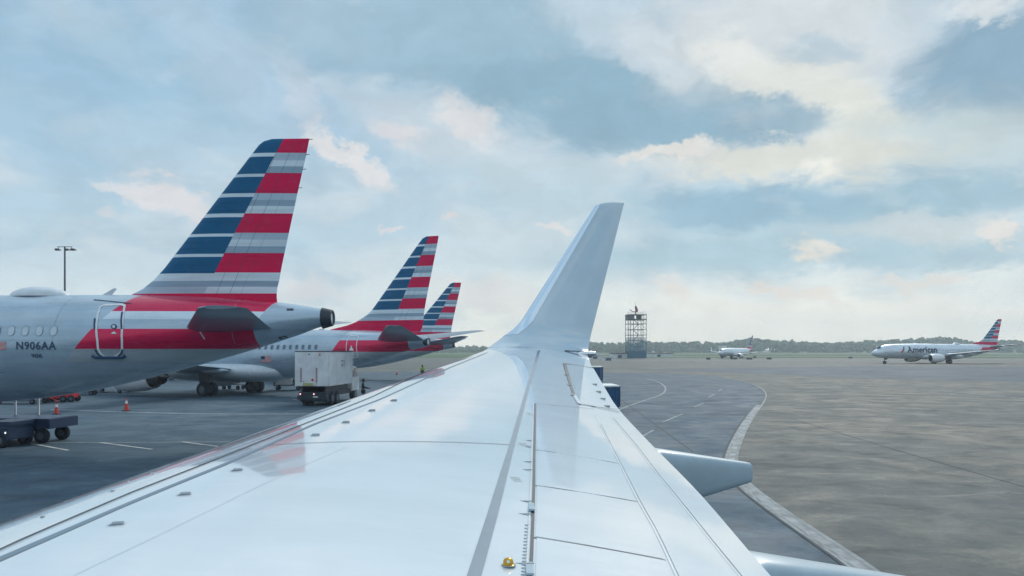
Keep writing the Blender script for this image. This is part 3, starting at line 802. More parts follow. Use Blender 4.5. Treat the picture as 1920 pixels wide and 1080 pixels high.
# satellite dome and blade aerial on the crown, vent, drain and light fittings
def dome(x, z, l, w, h, par, m='radome', name='satcom_dome'):
    rings = []
    for i in range(17):
        q = i / 16 * 2 - 1; k = max(0, 1 - abs(q) ** 2.2) ** .6 + .02
        rings.append([(x + q * l / 2, w / 2 * k * cos(a), z + h * k * sin(a)) for a in [pi * j / 14 for j in range(15)]])
    v, f = loft(rings, close=False, capa=False, capb=False); return link(name, v, f, m, par, True)
dome(-11.35, 5.84, 2.35, 1.2, .38, A1)
MB().prism([(-8.95, 5.86), (-8.55, 5.86), (-8.32, 6.13), (-8.42, 6.16)], -.015, .015).obj('aerial', 'radome', A1)
for (a, b) in (((176, 562), (246, 569)),):
    p, q = loc1(*a), loc1(*b); ribbon(f1, [p, q], .03, 'decal', 'panel_seam', A1, off=.01)
vt = MB()
for k in range(5):
    x_, z_ = loc1(539 + k * 2.6, 581.5); p = f1.side(x_, z_, .01); vt.box(p.x - .018, p.x + .018, p.y - .01, p.y + .01, z_ - .065, z_ + .065)
vt.obj('vent', 'dark', A1)
for pts, w in (([(523, 634), (538, 631)], .07), ([(100, 655), (112, 650)], .0), ([(375, 622), (384, 636)], .05)):
    if w: ribbon(f1, [loc1(*p) for p in pts], w, 'dark' if pts[0][0] == 523 else 'radome', 'drain_fairing' if pts[0][0] == 523 else 'scuff_plate', A1, off=.01)
# thin panel seams of the fin and fuselage
def fin_line(par, fu, pts, w=.014, m='fairing'):
    b = MB()
    for (xa_, za_), (xb_, zb_) in zip(pts, pts[1:]): b.tube((xa_, -.262, za_), (xb_, -.262, zb_), w, n=4)
for pts in (((235, 548), (243, 560)),): pass
for xs in (-13.2, -9.55, -3.35):
    zt, zb_, _ = interp(f1.tab, xs); ribbon(f1, [(xs, zb_ + .3), (xs, zt - .1)], .012, 'fairing', 'panel_seam', A1, off=.006)
p_, q_ = loc1(-60, 637), loc1(130, 638.5)
ribbon(f1, [p_, q_], .012, 'fairing', 'panel_seam', A1, off=.006)

# --- second and third at the gates -------------------------------------------
PSI2 = radians(-21)
t2 = at(803, 57.2)
A2, f2 = airliner((t2.x, t2.y, 0), PSI2, 'silver airliner with striped tail parked behind the white catering truck', L=39.5, kind='b', wingx=-19.7, detail=1, fus='fus7', fin='fin7')
for k in range(34):
    xx = -9.0 - k * .60
    if xx < -33: break
    fr = patch(f2, rrect(xx, 4.02, .32, .42, .08), 'fairing', 'window', A2, off=.01)
    patch(f2, rrect(xx, 4.02, .24, .34, .06), 'panedark', 'pane', fr, off=.02)
dd = ribbon(f2, rrect(-5.9, 4.05, .85, 1.7, .15), .06, 'outline', 'door', A2, closed=True)
patch(f2, [(-6.1, 3.75), (-5.9, 4.15), (-5.7, 3.75)], 'outline', 'door_emblem', dd)
flag(f2, -14.2, 3.30, .95, .5, A2)
t3 = at(852, 96.5)
A3, f3 = airliner((t3.x, t3.y, 0), radians(4), 'farthest of the three parked striped tails, half hidden behind the second airliner', L=39.5, kind='b', wingx=-19.7, detail=1, fus='fus7', fin='fin7')
# --- taxiing airliner at right -----------------------------------------------
PSI4 = radians(9); X4 = at(1879, 211)
X4 = at(1873, 211)
A4, f4 = airliner((X4.x, X4.y, 0), PSI4, 'white and silver airliner lettered American taxiing at far right', L=39.5, kind='b', wingx=-19.0, detail=1, fus='fus7w', fin='fin7')
for k in range(40):
    xx = -10.2 - k * .55
    if -31.5 < xx < -23.9: continue
    if xx < -31.5: break
    patch(f4, rrect(xx, 3.75, .22, .34, .08), 'panedark', 'window', A4, off=.03)
lettering(f4, 'American', -30.1, 3.1, 9.1, 1.6, 'ink', A4, bold=.02, off=.13, name='airline_name')
em = patch(f4, [(-32.2, 3.05), (-31.6, 3.05), (-31.0, 3.6), (-31.35, 3.85)], 'red', 'emblem', A4, off=.05)
patch(f4, [(-31.35, 3.85), (-31.0, 3.6), (-30.6, 4.7), (-30.95, 4.7)], 'ink', 'emblem_tip', em, off=.05)
dome(-13.5, 5.38, 2.4, 1.2, .45, A4)
MB().prism([(-26.6, 5.4), (-26.2, 5.4), (-26.1, 5.75), (-26.3, 5.75)], -.02, .02).prism([(-21.6, 5.4), (-21.2, 5.4), (-21.1, 5.7), (-21.3, 5.7)], -.02, .02).obj('aerial', 'white', A4)
# --- small airliner in the distance -------------------------------------------
X5 = at(1411, 345)
A5, f5 = airliner((X5.x, X5.y, 0), radians(47), 'small distant airliner beyond the taxiway, right of the lattice tower', L=39.0, wingx=-20.0, detail=1, scale=.84, kind='b', fus='fus7w', fin='fin7')
for o_ in A5.children:
    if o_.name.startswith('wing'): o_.data.materials[0] = M['white']

# ------------------------------------------------------------------ our own wing
TH = radians(14.5)
S_ = Vector((-sin(TH), cos(TH), 0)); A_ = Vector((cos(TH), sin(TH), 0))
def cle(s): return -4.71 + .535 * s
TE_TAB = smooth_tab([(3.0, 2.36), (3.85, 2.556), (5.35, 2.93), (7.2, 3.32), (8.73, 3.66), (10.8, 4.23), (12.8, 4.81), (14.5, 5.36)], 6)
def cte(s): return interp(TE_TAB, s)[0] if s > 3.0 else 2.36 - (3.0 - s) * .03
def zch(s): return -1.75 + .1115 * s + .00012 * s * s
TT, CAM = .112, .012
def thf(u): return TT / .2 * (.2969 * sqrt(max(u, 0)) - .126 * u - .3516 * u * u + .2843 * u**3 - .1036 * u**4)
def cmf(u): return CAM * 4 * u * (1 - u)
def wpt(s, c, z): return S_ * s + A_ * c + Vector((0, 0, H + z))
def zup(s, c):
    ch = cte(s) - cle(s); u = min(1, max(0, (c - cle(s)) / ch)); return zch(s) + (cmf(u) + thf(u)) * ch
S1 = 14.5
def wsolve(px, py):
    """photo pixel -> (s,c) on the upper skin (main wing, inboard of the blend)"""
    r, v = (px - 960) / F, (HZ - py) / F
    def g(Y):
        X = r * Y; s = -sin(TH) * X + cos(TH) * Y; c = cos(TH) * X + sin(TH) * Y
        return v * Y - zup(s, c), s, c
    a = 1.5
    while a < 17 and g(a)[0] > 0: a += .05
    lo, hi = a - .05, a
    for _ in range(30):
        m_ = (lo + hi) / 2
        if g(m_)[0] > 0: lo = m_
        else: hi = m_
    _, s, c = g(hi); return s, c
W = empty('airliner_wing', wpt(0, 0, -1.75), 0, 'glossy white wing with upturned winglet reaching out from below the camera', 'aircraft wing')
W0 = Vector(W.location)
def wlink(name, v, f, m, parent=None, smooth=False):
    o = link(name, [Vector(p) - W0 for p in v], f, m, parent or W, smooth); return o
NU = 26
us = [(1 - cos(pi * i / NU)) / 2 for i in range(NU + 1)]
def station(t):
    """t<=S1: straight wing; beyond: blend arc and winglet. returns (s,z,phi,cle,cte,thick)"""
    if t <= S1: return t, zch(t), 0.0, cle(t), cte(t), 1.0
    phi0, phi1, Rr = radians(6.5), radians(77), .80
    La = Rr * (phi1 - phi0); q = t - S1
    if q <= La:
        ph = phi0 + q / Rr; k = q / La; ks = k * k * (3 - 2 * k)
        s = S1 + Rr * (sin(ph) - sin(phi0)); z = zch(S1) + Rr * (cos(phi0) - cos(ph))
        return s, z, ph * min(1, k * 3), cle(S1) + (4.06 - cle(S1)) * (k * .55 + .45 * k * k), cte(S1) + (5.74 - cte(S1)) * k, 1 - .15 * k
    s0 = S1 + Rr * (sin(phi1) - sin(phi0)); z0 = zch(S1) + Rr * (cos(phi0) - cos(phi1))
    l = q - La; LW = 2.92; k = min(1, l / LW)
    s = s0 + l * cos(phi1); z = z0 + l * sin(phi1)
    le = 4.06 + (6.10 - 4.06) * k; te = 5.74 + (6.74 - 5.74) * k
    return s, z, phi1, le, te, .85 - .15 * k
T_ARC = S1 + .80 * radians(70.5)
T_END = T_ARC + 2.92
ts = list(np.linspace(-1.0, 13.5, 40)) + list(np.linspace(13.6, S1, 6)) + list(np.linspace(S1, T_ARC, 22))[1:]
tw = list(np.linspace(T_ARC, T_END - .16, 16))
def ring(t, le_cut=0.0, thin=1.0):
    s, z, ph, le, te, k = station(t); le += le_cut; ch = te - le; pts = []
    for side in (1, -1):
        seq = us[::-1] if side == 1 else us[1:-1]
        for u in seq:
            w = (cmf(u) + side * thf(u) * (1 if side == 1 else .8)) * ch * k * thin
            pts.append(wpt(s - sin(ph) * w, le + u * ch, z + cos(ph) * w))
    return pts
v, f = loft([ring(t) for t in ts if t <= S1 + 1e-6], capb=False)
wlink('wing_skin', v, f, 'wing', smooth=True)
tips = [ring(t) for t in [q for q in ts if q >= S1 - 1e-6] + tw[1:]]
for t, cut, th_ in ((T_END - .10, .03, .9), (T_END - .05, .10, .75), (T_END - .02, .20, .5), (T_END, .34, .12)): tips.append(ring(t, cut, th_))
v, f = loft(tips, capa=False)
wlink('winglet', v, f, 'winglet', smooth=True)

# bare-metal leading edge of the winglet
rings = []
for t in list(np.linspace(T_ARC - .25, T_END - .10, 18)):
    s_q, z_q, ph, le, te, k = station(t); ch = te - le; row = []
    seq = [(u, 1) for u in (.15, .11, .08, .05, .025, .01, .003)] + [(0, 1)] + [(u, -1) for u in (.01, .03, .06)]
    for u, sd in seq:
        w = (cmf(u) + sd * thf(u) * (1 if sd == 1 else .8)) * ch * k + sd * .005
        row.append(wpt(s_q - sin(ph) * w, le + u * ch - (.005 if u < .02 else 0), z_q + cos(ph) * w))
    rings.append(row)
v, f = loft(rings, close=False, capa=False, capb=False)
wlink('leading_edge', v, f, mat('polished_edge', (.66, .78, .88), .18, .75, .3, var=.02), smooth=True)

def on_wing(s, c, off): return wpt(s, c, zup(s, c) + off)
def wribbon(name, px, w, m, off=.004, w2=None, parent=None, sc=None, lip=True):
    """ribbon over the upper skin through photo-traced points; w in metres"""
    P = sc if sc is not None else [wsolve(*p) for p in px]
    D = []
    for a, b in zip(P, P[1:]):
        n = max(1, int(math.hypot(b[0] - a[0], b[1] - a[1]) / .12)); D += [(a[0] + (b[0] - a[0]) * i / n, a[1] + (b[1] - a[1]) * i / n) for i in range(n)]
    D.append(P[-1]); N = len(D); v = []
    for i, p in enumerate(D):
        a, b = D[max(i - 2, 0)], D[min(i + 2, N - 1)]; t = Vector((b[0] - a[0], b[1] - a[1])).normalized(); s_ = Vector((-t.y, t.x))
        ww = (w if w2 is None else w + (w2 - w) * i / (N - 1)) / 2
        for k in (1, .33, -.33, -1): v.append(on_wing(p[0] + s_.x * ww * k, p[1] + s_.y * ww * k, off))
    f = []
    for i in range(N - 1):
        for k in range(3): a = i * 4 + k; f.append((a, a + 1, a + 5, a + 4))
    return wlink(name, v, f, m, parent, True)
def wpatch(name, quad, m, off=.004, nu=10, nv=24, parent=None):
    """panel on the skin; quad = 4 (s,c) corners: inner-front, inner-aft, outer-aft, outer-front"""
    a, b, c, d = [Vector(q) for q in quad]; v = []
    for j in range(nv + 1):
        for i in range(nu + 1):
            p = a.lerp(d, j / nv).lerp(b.lerp(c, j / nv), i / nu); v.append(on_wing(p.x, p.y, off))
    f = [(j * (nu + 1) + i, j * (nu + 1) + i + 1, (j + 1) * (nu + 1) + i + 1, (j + 1) * (nu + 1) + i) for j in range(nv) for i in range(nu)]
    base = len(v); rim = [i for i in range(nu + 1)] + [(j * (nu + 1) + nu) for j in range(1, nv + 1)] + [nv * (nu + 1) + i for i in range(nu - 1, -1, -1)] + [j * (nu + 1) for j in range(nv - 1, 0, -1)]
    for r_ in rim: v.append(v[r_] - Vector((0, 0, off + .004)))
    n = len(rim); f += [(rim[i], base + i, base + (i + 1) % n, rim[(i + 1) % n]) for i in range(n)]
    return wlink(name, v, f, m, parent, True)
# hinge line of the spoilers (dark), aft of it the spoiler panels
hinge = [wsolve(*p) for p in ((995, 1079), (999, 985), (1001, 911), (1002, 844), (1003, 797), (1003.5, 757))]
flapl = [wsolve(*p) for p in ((1266, 1079), (1230, 1000), (1197, 942), (1161, 870), (1140, 829), (1113, 775))]
def lerp_poly(P, s):
    Q = sorted(P)
    if s <= Q[0][0]: (a, b), (c, d) = Q[0], Q[1]
    elif s >= Q[-1][0]: (a, b), (c, d) = Q[-2], Q[-1]
    else:
        for (a, b), (c, d) in zip(Q, Q[1:]):
            if a <= s <= c: break
    return b + (d - b) * (s - a) / (c - a)
hs = sorted(hinge)
wribbon('hinge_gap', None, .018, 'gap', .003, w2=.022, sc=[(s, lerp_poly(hinge, s)) for s in np.linspace(1.2, hinge[-1][0], 14)])
wribbon('hinge_rail', None, .012, 'seam', .0055, w2=.010, sc=[(s, lerp_poly(hinge, s) - .022) for s in np.linspace(1.2, hinge[-1][0], 14)])
# chordwise joints between the panels, and panels themselves
joints = [((999, 1008), (1120, 1027), (1248, 1051)), ((1001, 911), (1100, 924), (1197, 942)), ((1003, 844), (1080, 854), (1161, 870)), ((1003, 797), (1040, 801)), ((1003.5, 757), (1040, 761), (1115, 768))]
J = [[wsolve(*p) for p in j] for j in joints]
def sp(i0, i1, name):
    a, b = (J[i0] if i0 is not None else None), J[i1]
    g = .012
    if a is None: ia, oa = (1.2, lerp_poly(hinge, 1.2) + .02), (1.2 + .25, lerp_poly(flapl, 1.5) - .01)
    else: ia, oa = (a[0][0] + g, a[0][1] + .02), (a[-1][0] + g, a[-1][1] - .01)
    ib, ob = (b[0][0] - g, b[0][1] + .02), (b[-1][0] - g, b[-1][1] - .01)
    return wpatch(name, (ia, oa, ob, ib), 'wing2', .005)
sp(None, 0, 'spoiler'); sp(0, 1, 'spoiler'); sp(1, 2, 'spoiler'); sp(2, 4, 'spoiler')
for k, j in enumerate(J): wribbon('panel_gap', None, (.016, .013, .013, .006, .014)[k], 'gap', .0028 if k != 4 else .006, sc=j)
# bright rolled edge of the flap and the trailing strip
wribbon('flap_edge', None, .018, 'wing2', .005, w2=.016, sc=[(s, lerp_poly(flapl, s) + .03) for s in np.linspace(1.5, flapl[-1][0], 24)])
wribbon('flap_shadow_gap', None, .005, 'seam', .007, w2=.006, sc=[(s, lerp_poly(flapl, s) + .002) for s in np.linspace(1.5, flapl[-1][0], 24)])
ridge = [wsolve(*p) for p in ((1393, 1079), (1340, 1015), (1290, 953), (1245, 899), (1230, 880), (1197, 837), (1150, 782))]
wribbon('flap_ridge', None, .022, 'wing2', .005, w2=.018, sc=[(s, lerp_poly(ridge, s)) for s in np.linspace(1.8, ridge[-1][0], 24)])
wribbon('flap_ridge_gap', None, .004, 'seam', .007, w2=.005, sc=[(s, lerp_poly(ridge, s) - .03) for s in np.linspace(1.8, ridge[-1][0], 24)])
# aileron: gaps inboard, forward and outboard
ail = wpatch('aileron', (wsolve(1090, 760), wsolve(1158, 768), wsolve(1112, 690), wsolve(1062, 684)), 'wing2', .006)
wribbon('aileron_gap', ((1058, 682), (1064, 701), (1070, 722), (1076, 740)), .055, 'gap', .008, w2=.035, parent=ail)
wribbon('aileron_gap', ((1076, 740), (1087, 758)), .05, 'fairing', .008, parent=ail)
wribbon('aileron_gap', ((1060, 682), (1090, 686.5), (1113, 690.5)), .05, 'gap', .008, parent=ail)
wribbon('aileron_gap', ((1087, 758), (1110, 762), (1162, 773)), .03, 'gap', .008, parent=ail)
for p in ((1115, 721), (1122, 735), (1130, 748), (1138, 762)):
    s, c = wsolve(*p); q = on_wing(s, c, 0) - W0
    MB().box(q.x - .035, q.x + .035, q.y - .05, q.y + .05, q.z, q.z + .016, .005).obj('hinge_cover', 'mark', ail)
for p in ((1064, 703), (1070, 722), (1076, 741)):
    s, c = wsolve(*p); q = on_wing(s, c, 0) - W0
    MB().box(q.x - .05, q.x + .01, q.y - .06, q.y + .06, q.z, q.z + .012, .004).obj('hinge_cover', 'mark', ail)
# rear-spar walkway stripe (wide grey), front strip, leading edge joint
L_ = [wsolve(*p) for p in ((876, 1079), (915, 960), (955, 835), (985, 733), (1008.5, 657))]
R_ = [wsolve(*p) for p in ((903, 1079), (935, 960), (965, 835), (991, 733), (1013, 657))]
def wband(name, A, B, m, off, s0, s1, n=40):
    v = []
    for s in np.linspace(s0, s1, n):
        for k in (0, .33, .67, 1): 
            c = lerp_poly(A, s) * (1 - k) + lerp_poly(B, s) * k; v.append(on_wing(s, c, off))
    f = [(i * 4 + k, i * 4 + k + 1, i * 4 + k + 5, i * 4 + k + 4) for i in range(n - 1) for k in range(3)]
    return wlink(name, v, f, m, None, True)
wband('sealant_stripe', L_, R_, 'seal', .004, 1.0, min(L_[-1][0], R_[-1][0]))
fl = [wsolve(*p) for p in ((0, 1053), (250, 943), (440, 865.5), (587, 797.5), (712, 750), (843, 690), (915, 661))]
ft = [wsolve(*p) for p in ((0, 1044), (250, 937.5), (440, 861), (587, 794.5), (712, 748), (843, 688.6), (915, 660))]
s_hi = min(fl[-1][0], ft[-1][0])
wband('front_sealant', ft, fl, 'seal', .002, 1.6, s_hi)
thin = [wsolve(*p) for p in ((0, 1033), (60, 1005), (250, 923.5), (420, 857), (560, 800), (700, 744), (840, 682))]
wribbon('slat_gap', None, .007, 'gap', .004, w2=.004, sc=[(s, lerp_poly(thin, s)) for s in np.linspace(2.0, thin[-1][0], 30)])
# chordwise skin joint and faint seam
wribbon('skin_joint', ((505, 835), (600, 830), (745, 828), (850, 829.5), (955, 834)), .010, 'gap', .003)
wribbon('skin_seam', ((140, 1079), (300, 1003), (500, 905), (650, 838)), .0035, 'seam', .003)
wribbon('skin_seam', ((960, 834.5), (1001, 835)), .004, 'mark', .003)
# vortex generators: little angled fins behind the leading edge
def vgen(px, py, k=1.0):
    s, c = wsolve(px, py); q = on_wing(s, c, 0) - W0
    d = A_; l, h = .072, .018; n_ = S_
    out = []
    for (a, b) in ((-l * .5, 0), (l * .5, 0), (l * .5, h), (-l * .25, h)):
        out.append((a, b))
    v = [q + d * a + n_ * w + Vector((0, 0, b - .002)) for w in (-.004, .004) for a, b in out]
    fl_ = MB().add([q + d * a + n_ * b for a, b in ((-l * .6, -.02), (l * .55, -.02), (l * .55, .02), (-l * .6, .02))], [(0, 1, 2, 3)])
    f = [(0, 1, 2, 3), (7, 6, 5, 4)] + [(i, 4 + i, 4 + (i + 1) % 4, (i + 1) % 4) for i in range(4)]
    base = len(v); v += [q + d * a + n_ * b + Vector((0, 0, .005)) for a, b in ((-l * .6, -.016), (l * .55, -.016), (l * .55, .016), (-l * .6, .016))]
    f.append((base, base + 1, base + 2, base + 3))
    link('vortex_generator', v, f, 'seam', W)
for p in ((219, 983), (346, 927), (444, 882), (591, 816), (648, 792), (697, 770), (738, 751)): vgen(*p)
# dark ticks and print along the hinge line
for (x_, y_, w_) in ((991, 826, .06), (990, 838, .06), (989, 866, .07), (988, 881, .08), (985, 940, .09), (983, 964, .10), (980, 1057, .12)):
    s, c = wsolve(x_, y_); q = on_wing(s, c, 0) - W0
    MB().box(q.x - w_ / 2, q.x + w_ / 2, q.y - .006, q.y + .006, q.z, q.z + .005, .002).obj('hinge_bolt', 'mark', W)
for (x_, y_) in ((981, 833), (967, 898), (993, 776)):
    s, c = wsolve(x_, y_)
    for dr in (0, .04, .08): wribbon('stencil', None, .010, 'mark', .003, sc=[(s + dr - .05, c - .035), (s + dr - .05, c + .035)])
b = MB()
for k in range(16):
    s, c = wsolve(988 - k * .45, 985 + k * 6.2); q = on_wing(s, c, .002) - W0; b.box(q.x - .012, q.x + .012, q.y - .004, q.y + .004, q.z, q.z + .004)
b.obj('rivet_row', 'seam', W)
# long jack panel in the gap nearest us
for (ya, yb) in ((942, 962), (1058, 1079)):
    s, c = wsolve(996.5 if ya < 1000 else 993, (ya + yb) / 2); q = on_wing(s, c, 0) - W0
    MB().box(q.x - .02, q.x + .02, q.y - .10, q.y + .10, q.z, q.z + .014, .004).obj('gap_plate', 'fairing', W)
# yellow escape-rope fitting
s, c = wsolve(953, 1060); q = on_wing(s, c, 0) - W0
yf = MB().lathe(q, (0, 0, 1), [(0, .031), (.005, .031), (.007, .027), (.024, .026), (.034, .020), (.039, .008), (.040, .001)], 20).obj('rope_fitting', 'yellow', W, True)
MB().lathe(q + Vector((0, -.021, .024)), (0, -1, .5), [(0, .008), (.006, .008), (.007, .001)], 10).obj('bolt', 'chrome', yf, True)
MB().lathe(q + Vector((0, 0, .001)), (0, 0, 1), [(0, .040), (.003, .040), (.004, .03)], 20).obj('base_plate', 'mark', yf, True)
# leading edge as its own bright nose strip (slat)
ntab = []
for s in np.linspace(2.0, 14.3, 60):
    c1 = lerp_poly(thin, s) if s < thin[-1][0] else cle(s) + (lerp_poly(thin, thin[-1][0]) - cle(thin[-1][0]))
    ch = cte(s) - cle(s); row = []
    u1 = max(.02, (c1 - .02 - cle(s)) / ch)
    for k in range(9):
        u = u1 * (1 - k / 8) ** 2; row.append(wpt(s, cle(s) + u * ch - .004 * (k / 8), zch(s) + (cmf(u) + thf(u)) * ch + .005 * (1 - k / 8)))
    for k in range(1, 5):
        u = .05 * (k / 4) ** 2; row.append(wpt(s, cle(s) + u * ch - .004, zch(s) + (cmf(u) - .8 * thf(u)) * ch - .004))
    ntab.append(row)
v, f = loft(ntab, close=False, capa=False, capb=False)
wlink('slat', v, f, 'lead', smooth=True)
# small bolts along the slat
for p in ((80, 971), (211, 922)):
    s, c = wsolve(*p); q = on_wing(s, c, .004) - W0; MB().lathe(q, (0, 0, 1), [(0, .012), (.006, .012), (.007, .001)], 8).obj('bolt', 'mark', W)
# trailing tip light and static discharger
p_ = Vector(wpt(14.55, cte(14.5) + .02, zch(14.5) + .03)) - W0
lt = MB().lathe(p_ - A_ * .25, A_, [(0, .015), (.08, .05), (.34, .055), (.42, .04), (.44, .001)], 14).obj('tip_light', 'chrome', W, True)
MB().tube(p_ - A_ * .3 + Vector((0, 0, -.06)), p_ + A_ * .10 + Vector((0, 0, -.07)), .012, n=6).tube(p_ - A_ * .5 + Vector((0, 0, .06)), p_ + A_ * .05 + Vector((0, 0, .04)), .010, n=6).obj('static_wick', 'dark', lt)
# flap track fairings (canoes)
def canoe(s0, tail, w, ttop, tbot, droot):
    ct = cte(s0); zt = zch(s0); rings = []
    rows = [(ct - 2.6, -.26, -.34, .05), (ct - 2.1, -.20, -.48, .6), (ct - 1.2, -.12, -.62, .95), (ct - .35, -.06, -droot - .03, 1.0), (ct + .02, -.012, -droot, .98)]
    st = [(c, zt + a, zt + b, w * k) for c, a, b, k in rows]
    for k in (.2, .4, .6, .8, .93, .985, 1.0):
        c = ct + .02 + (tail - ct - .02) * k; e = 1.0 if k < .99 else .86
        top = zt - .012 + (ttop - zt + .012) * k; bot = zt - droot + (tbot - zt + droot) * k; m_ = (top + bot) / 2; h_ = (top - bot) / 2 * e
        st.append((c, m_ + h_, m_ - h_, w * (.98 - .62 * k) * e))
    for c, top, bot, ww in st:
        z_, h_ = (top + bot) / 2, (top - bot) / 2; pts = []
        for q in range(24):
            a = 2 * pi * q / 24; ca, sa = cos(a), sin(a)
            pts.append(wpt(s0 + ww / 2 * (abs(ca) ** .5) * (1 if ca >= 0 else -1), c, z_ + h_ * (abs(sa) ** .5) * (1 if sa >= 0 else -1)))
        rings.append(pts)
    v, f = loft(rings); wlink('flap_fairing', v, f, 'fairing', smooth=True)
canoe(6.9, 4.33, .46, -1.17, -1.37, .62)
canoe(4.2, 3.98, .50, -1.56, -1.80, .62)

# ------------------------------------------------------------------ ground equipment
def wheel_at(par, x, y, r, w, axis=(0, 1, 0), name='wheel'):
    t = MB().lathe((x, y, r), axis, [(-w / 2, .001), (-w / 2, r * .85), (-w * .35, r), (w * .35, r), (w / 2, r * .85), (w / 2, .001)], 18).obj(name, 'tyre', par, True)
    MB().lathe((x, y, r), axis, [(-w * .53, .001), (-w * .53, r * .5), (w * .53, r * .5), (w * .53, .001)], 12).obj('rim', 'rim', t, True)
    return t
# catering truck, rear towards us (local +y = forward)
tp = ground(585, 757)
T = empty('catering_truck', (at(585, 50.2).x, 50.2, 0), radians(-5), 'white box-bodied catering truck with its rear shutter facing the camera', 'truck')
MB().box(-1.17, 1.17, 0, 5.2, 1.36, 3.66, .03).obj('cargo_box', 'boxside', T)
rf = MB().box(-1.17, 1.17, -.05, -.003, 1.36, 3.66, .015).obj('rear_frame', 'offwhite', T)
dr = MB().box(-.68, .28, -.075, -.053, 1.42, 3.40, .006)
for k in range(8): dr.box(-.67, .27, -.082, -.0755, 1.46 + k * .24, 1.66 + k * .24, .003)
drr = dr.obj('rear_door', 'white', T)
MB().box(-.78, -.70, -.09, -.052, 1.62, 2.60).box(.30, .38, -.09, -.052, 1.62, 2.60).obj('grab_rail', mat('faded_red_rail', (.42, .26, .27), .5), rf)
MB().box(-.60, .10, -.095, -.084, 1.40, 1.58, .003).obj('dirty_patch', mat('rust_dust', (.45, .45, .18), .8), drr)
MB().lathe((.06, -.083, 1.78), (0, -1, 0), [(0, .085), (.012, .085), (.013, .001)], 16).obj('round_sticker', 'red', drr)
MB().box(.50, .60, -.07, -.052, 3.42, 3.54, .01).obj('marker_lamp', 'amber', rf)
MB().box(-.24, -.12, -.07, -.052, 3.47, 3.53, .01).box(-.62, -.5, -.09, -.078, 1.66, 1.70).obj('small_plate', 'decal', rf)
MB().box(-1.19, 1.19, -.06, 5.25, 3.662, 3.72, .01).obj('roof_edge', 'dark', T)
MB().box(1.173, 1.21, 0, 5.2, 1.36, 1.48).box(1.173, 1.195, .0, .05, 1.4, 3.6).obj('side_rail', 'offwhite', T)
b = MB(); 
for (y_, z_, l_) in ((2.6, 3.02, .5), (2.7, 2.92, .3), (2.6, 2.72, .5), (2.65, 2.64, .35)): b.box(1.173, 1.182, y_, y_ + l_, z_, z_ + .045)
b.box(1.173, 1.182, 3.25, 3.30, 2.62, 3.08).obj('side_marking', 'decal', T)
ch = MB().box(-.95, .95, .1, 7.0, .62, .95).box(-1.0, 1.0, -.05, .25, .45, .72).box(-.85, -.75, .3, 5.0, .95, 1.33).box(.75, .85, .3, 5.0, .95, 1.33)
for (y0, y1) in ((.6, 4.6), (4.6, .6)):
    for x_ in (-.6, .6): ch.tube((x_, y0, .98), (x_, y1, 1.34), .05, n=6)
ch.box(-.95, .95, .30, 2.2, .30, .62).obj('chassis', 'dark', T)
cb = MB().prism([(0, 0), (0, 0)], 0, 0) if False else MB()
cb.box(-1.08, 1.08, 5.5, 7.3, .75, 1.75, .06).box(-1.0, 1.0, 5.55, 6.9, 1.70, 2.55, .12).obj('cab', 'offwhite', T)
MB().box(1.012, 1.03, 5.9, 6.6, 1.80, 2.40).obj('cab_window', 'glass', T)
fr = MB()
for y_ in (5.35, 5.75): fr.tube((1.05, y_, 2.3), (1.05, y_, 3.55), .03, n=6)
fr.tube((1.05, 5.35, 3.55), (1.05, 5.75, 3.55), .03).tube((1.05, 5.35, 2.9), (1.05, 5.75, 2.9), .025).tube((1.05, 5.35, 2.3), (1.05, 5.75, 2.3), .03).obj('ladder_frame', 'offwhite', T)
for (x_, y_) in ((-.86, 1.2), (.86, 1.2), (-.86, 2.25), (.86, 2.25), (-.9, 6.3), (.9, 6.3)): wheel_at(T, x_, y_, .48, .34, (1, 0, 0))
def ww(par, x, y, r, w):  # wheel with axle along x
    pass
for x_ in (-.78, .12):
    tl = MB().lathe((x_ if x_ < 0 else .16, -.06, .83), (0, -1, 0), [(0, .09), (.02, .09), (.03, .05), (.03, .001)], 12).obj('tail_lamp', 'amber', T)
    MB().lathe((x_ if x_ < 0 else .16, -.093, .83), (0, -1, 0), [(0, .035), (.006, .001)], 10).obj('bulb', 'lit', tl)
MB().box(.10, .42, -.075, -.052, .60, .68).obj('number_plate', 'offwhite', T)
MB().box(-1.5, -.85, .0, .2, .62, .68).box(-1.4, -.9, .02, .18, .42, .47).tube((-1.45, .1, .45), (-1.45, .1, .65), .02).obj('rear_step', 'steel', T)

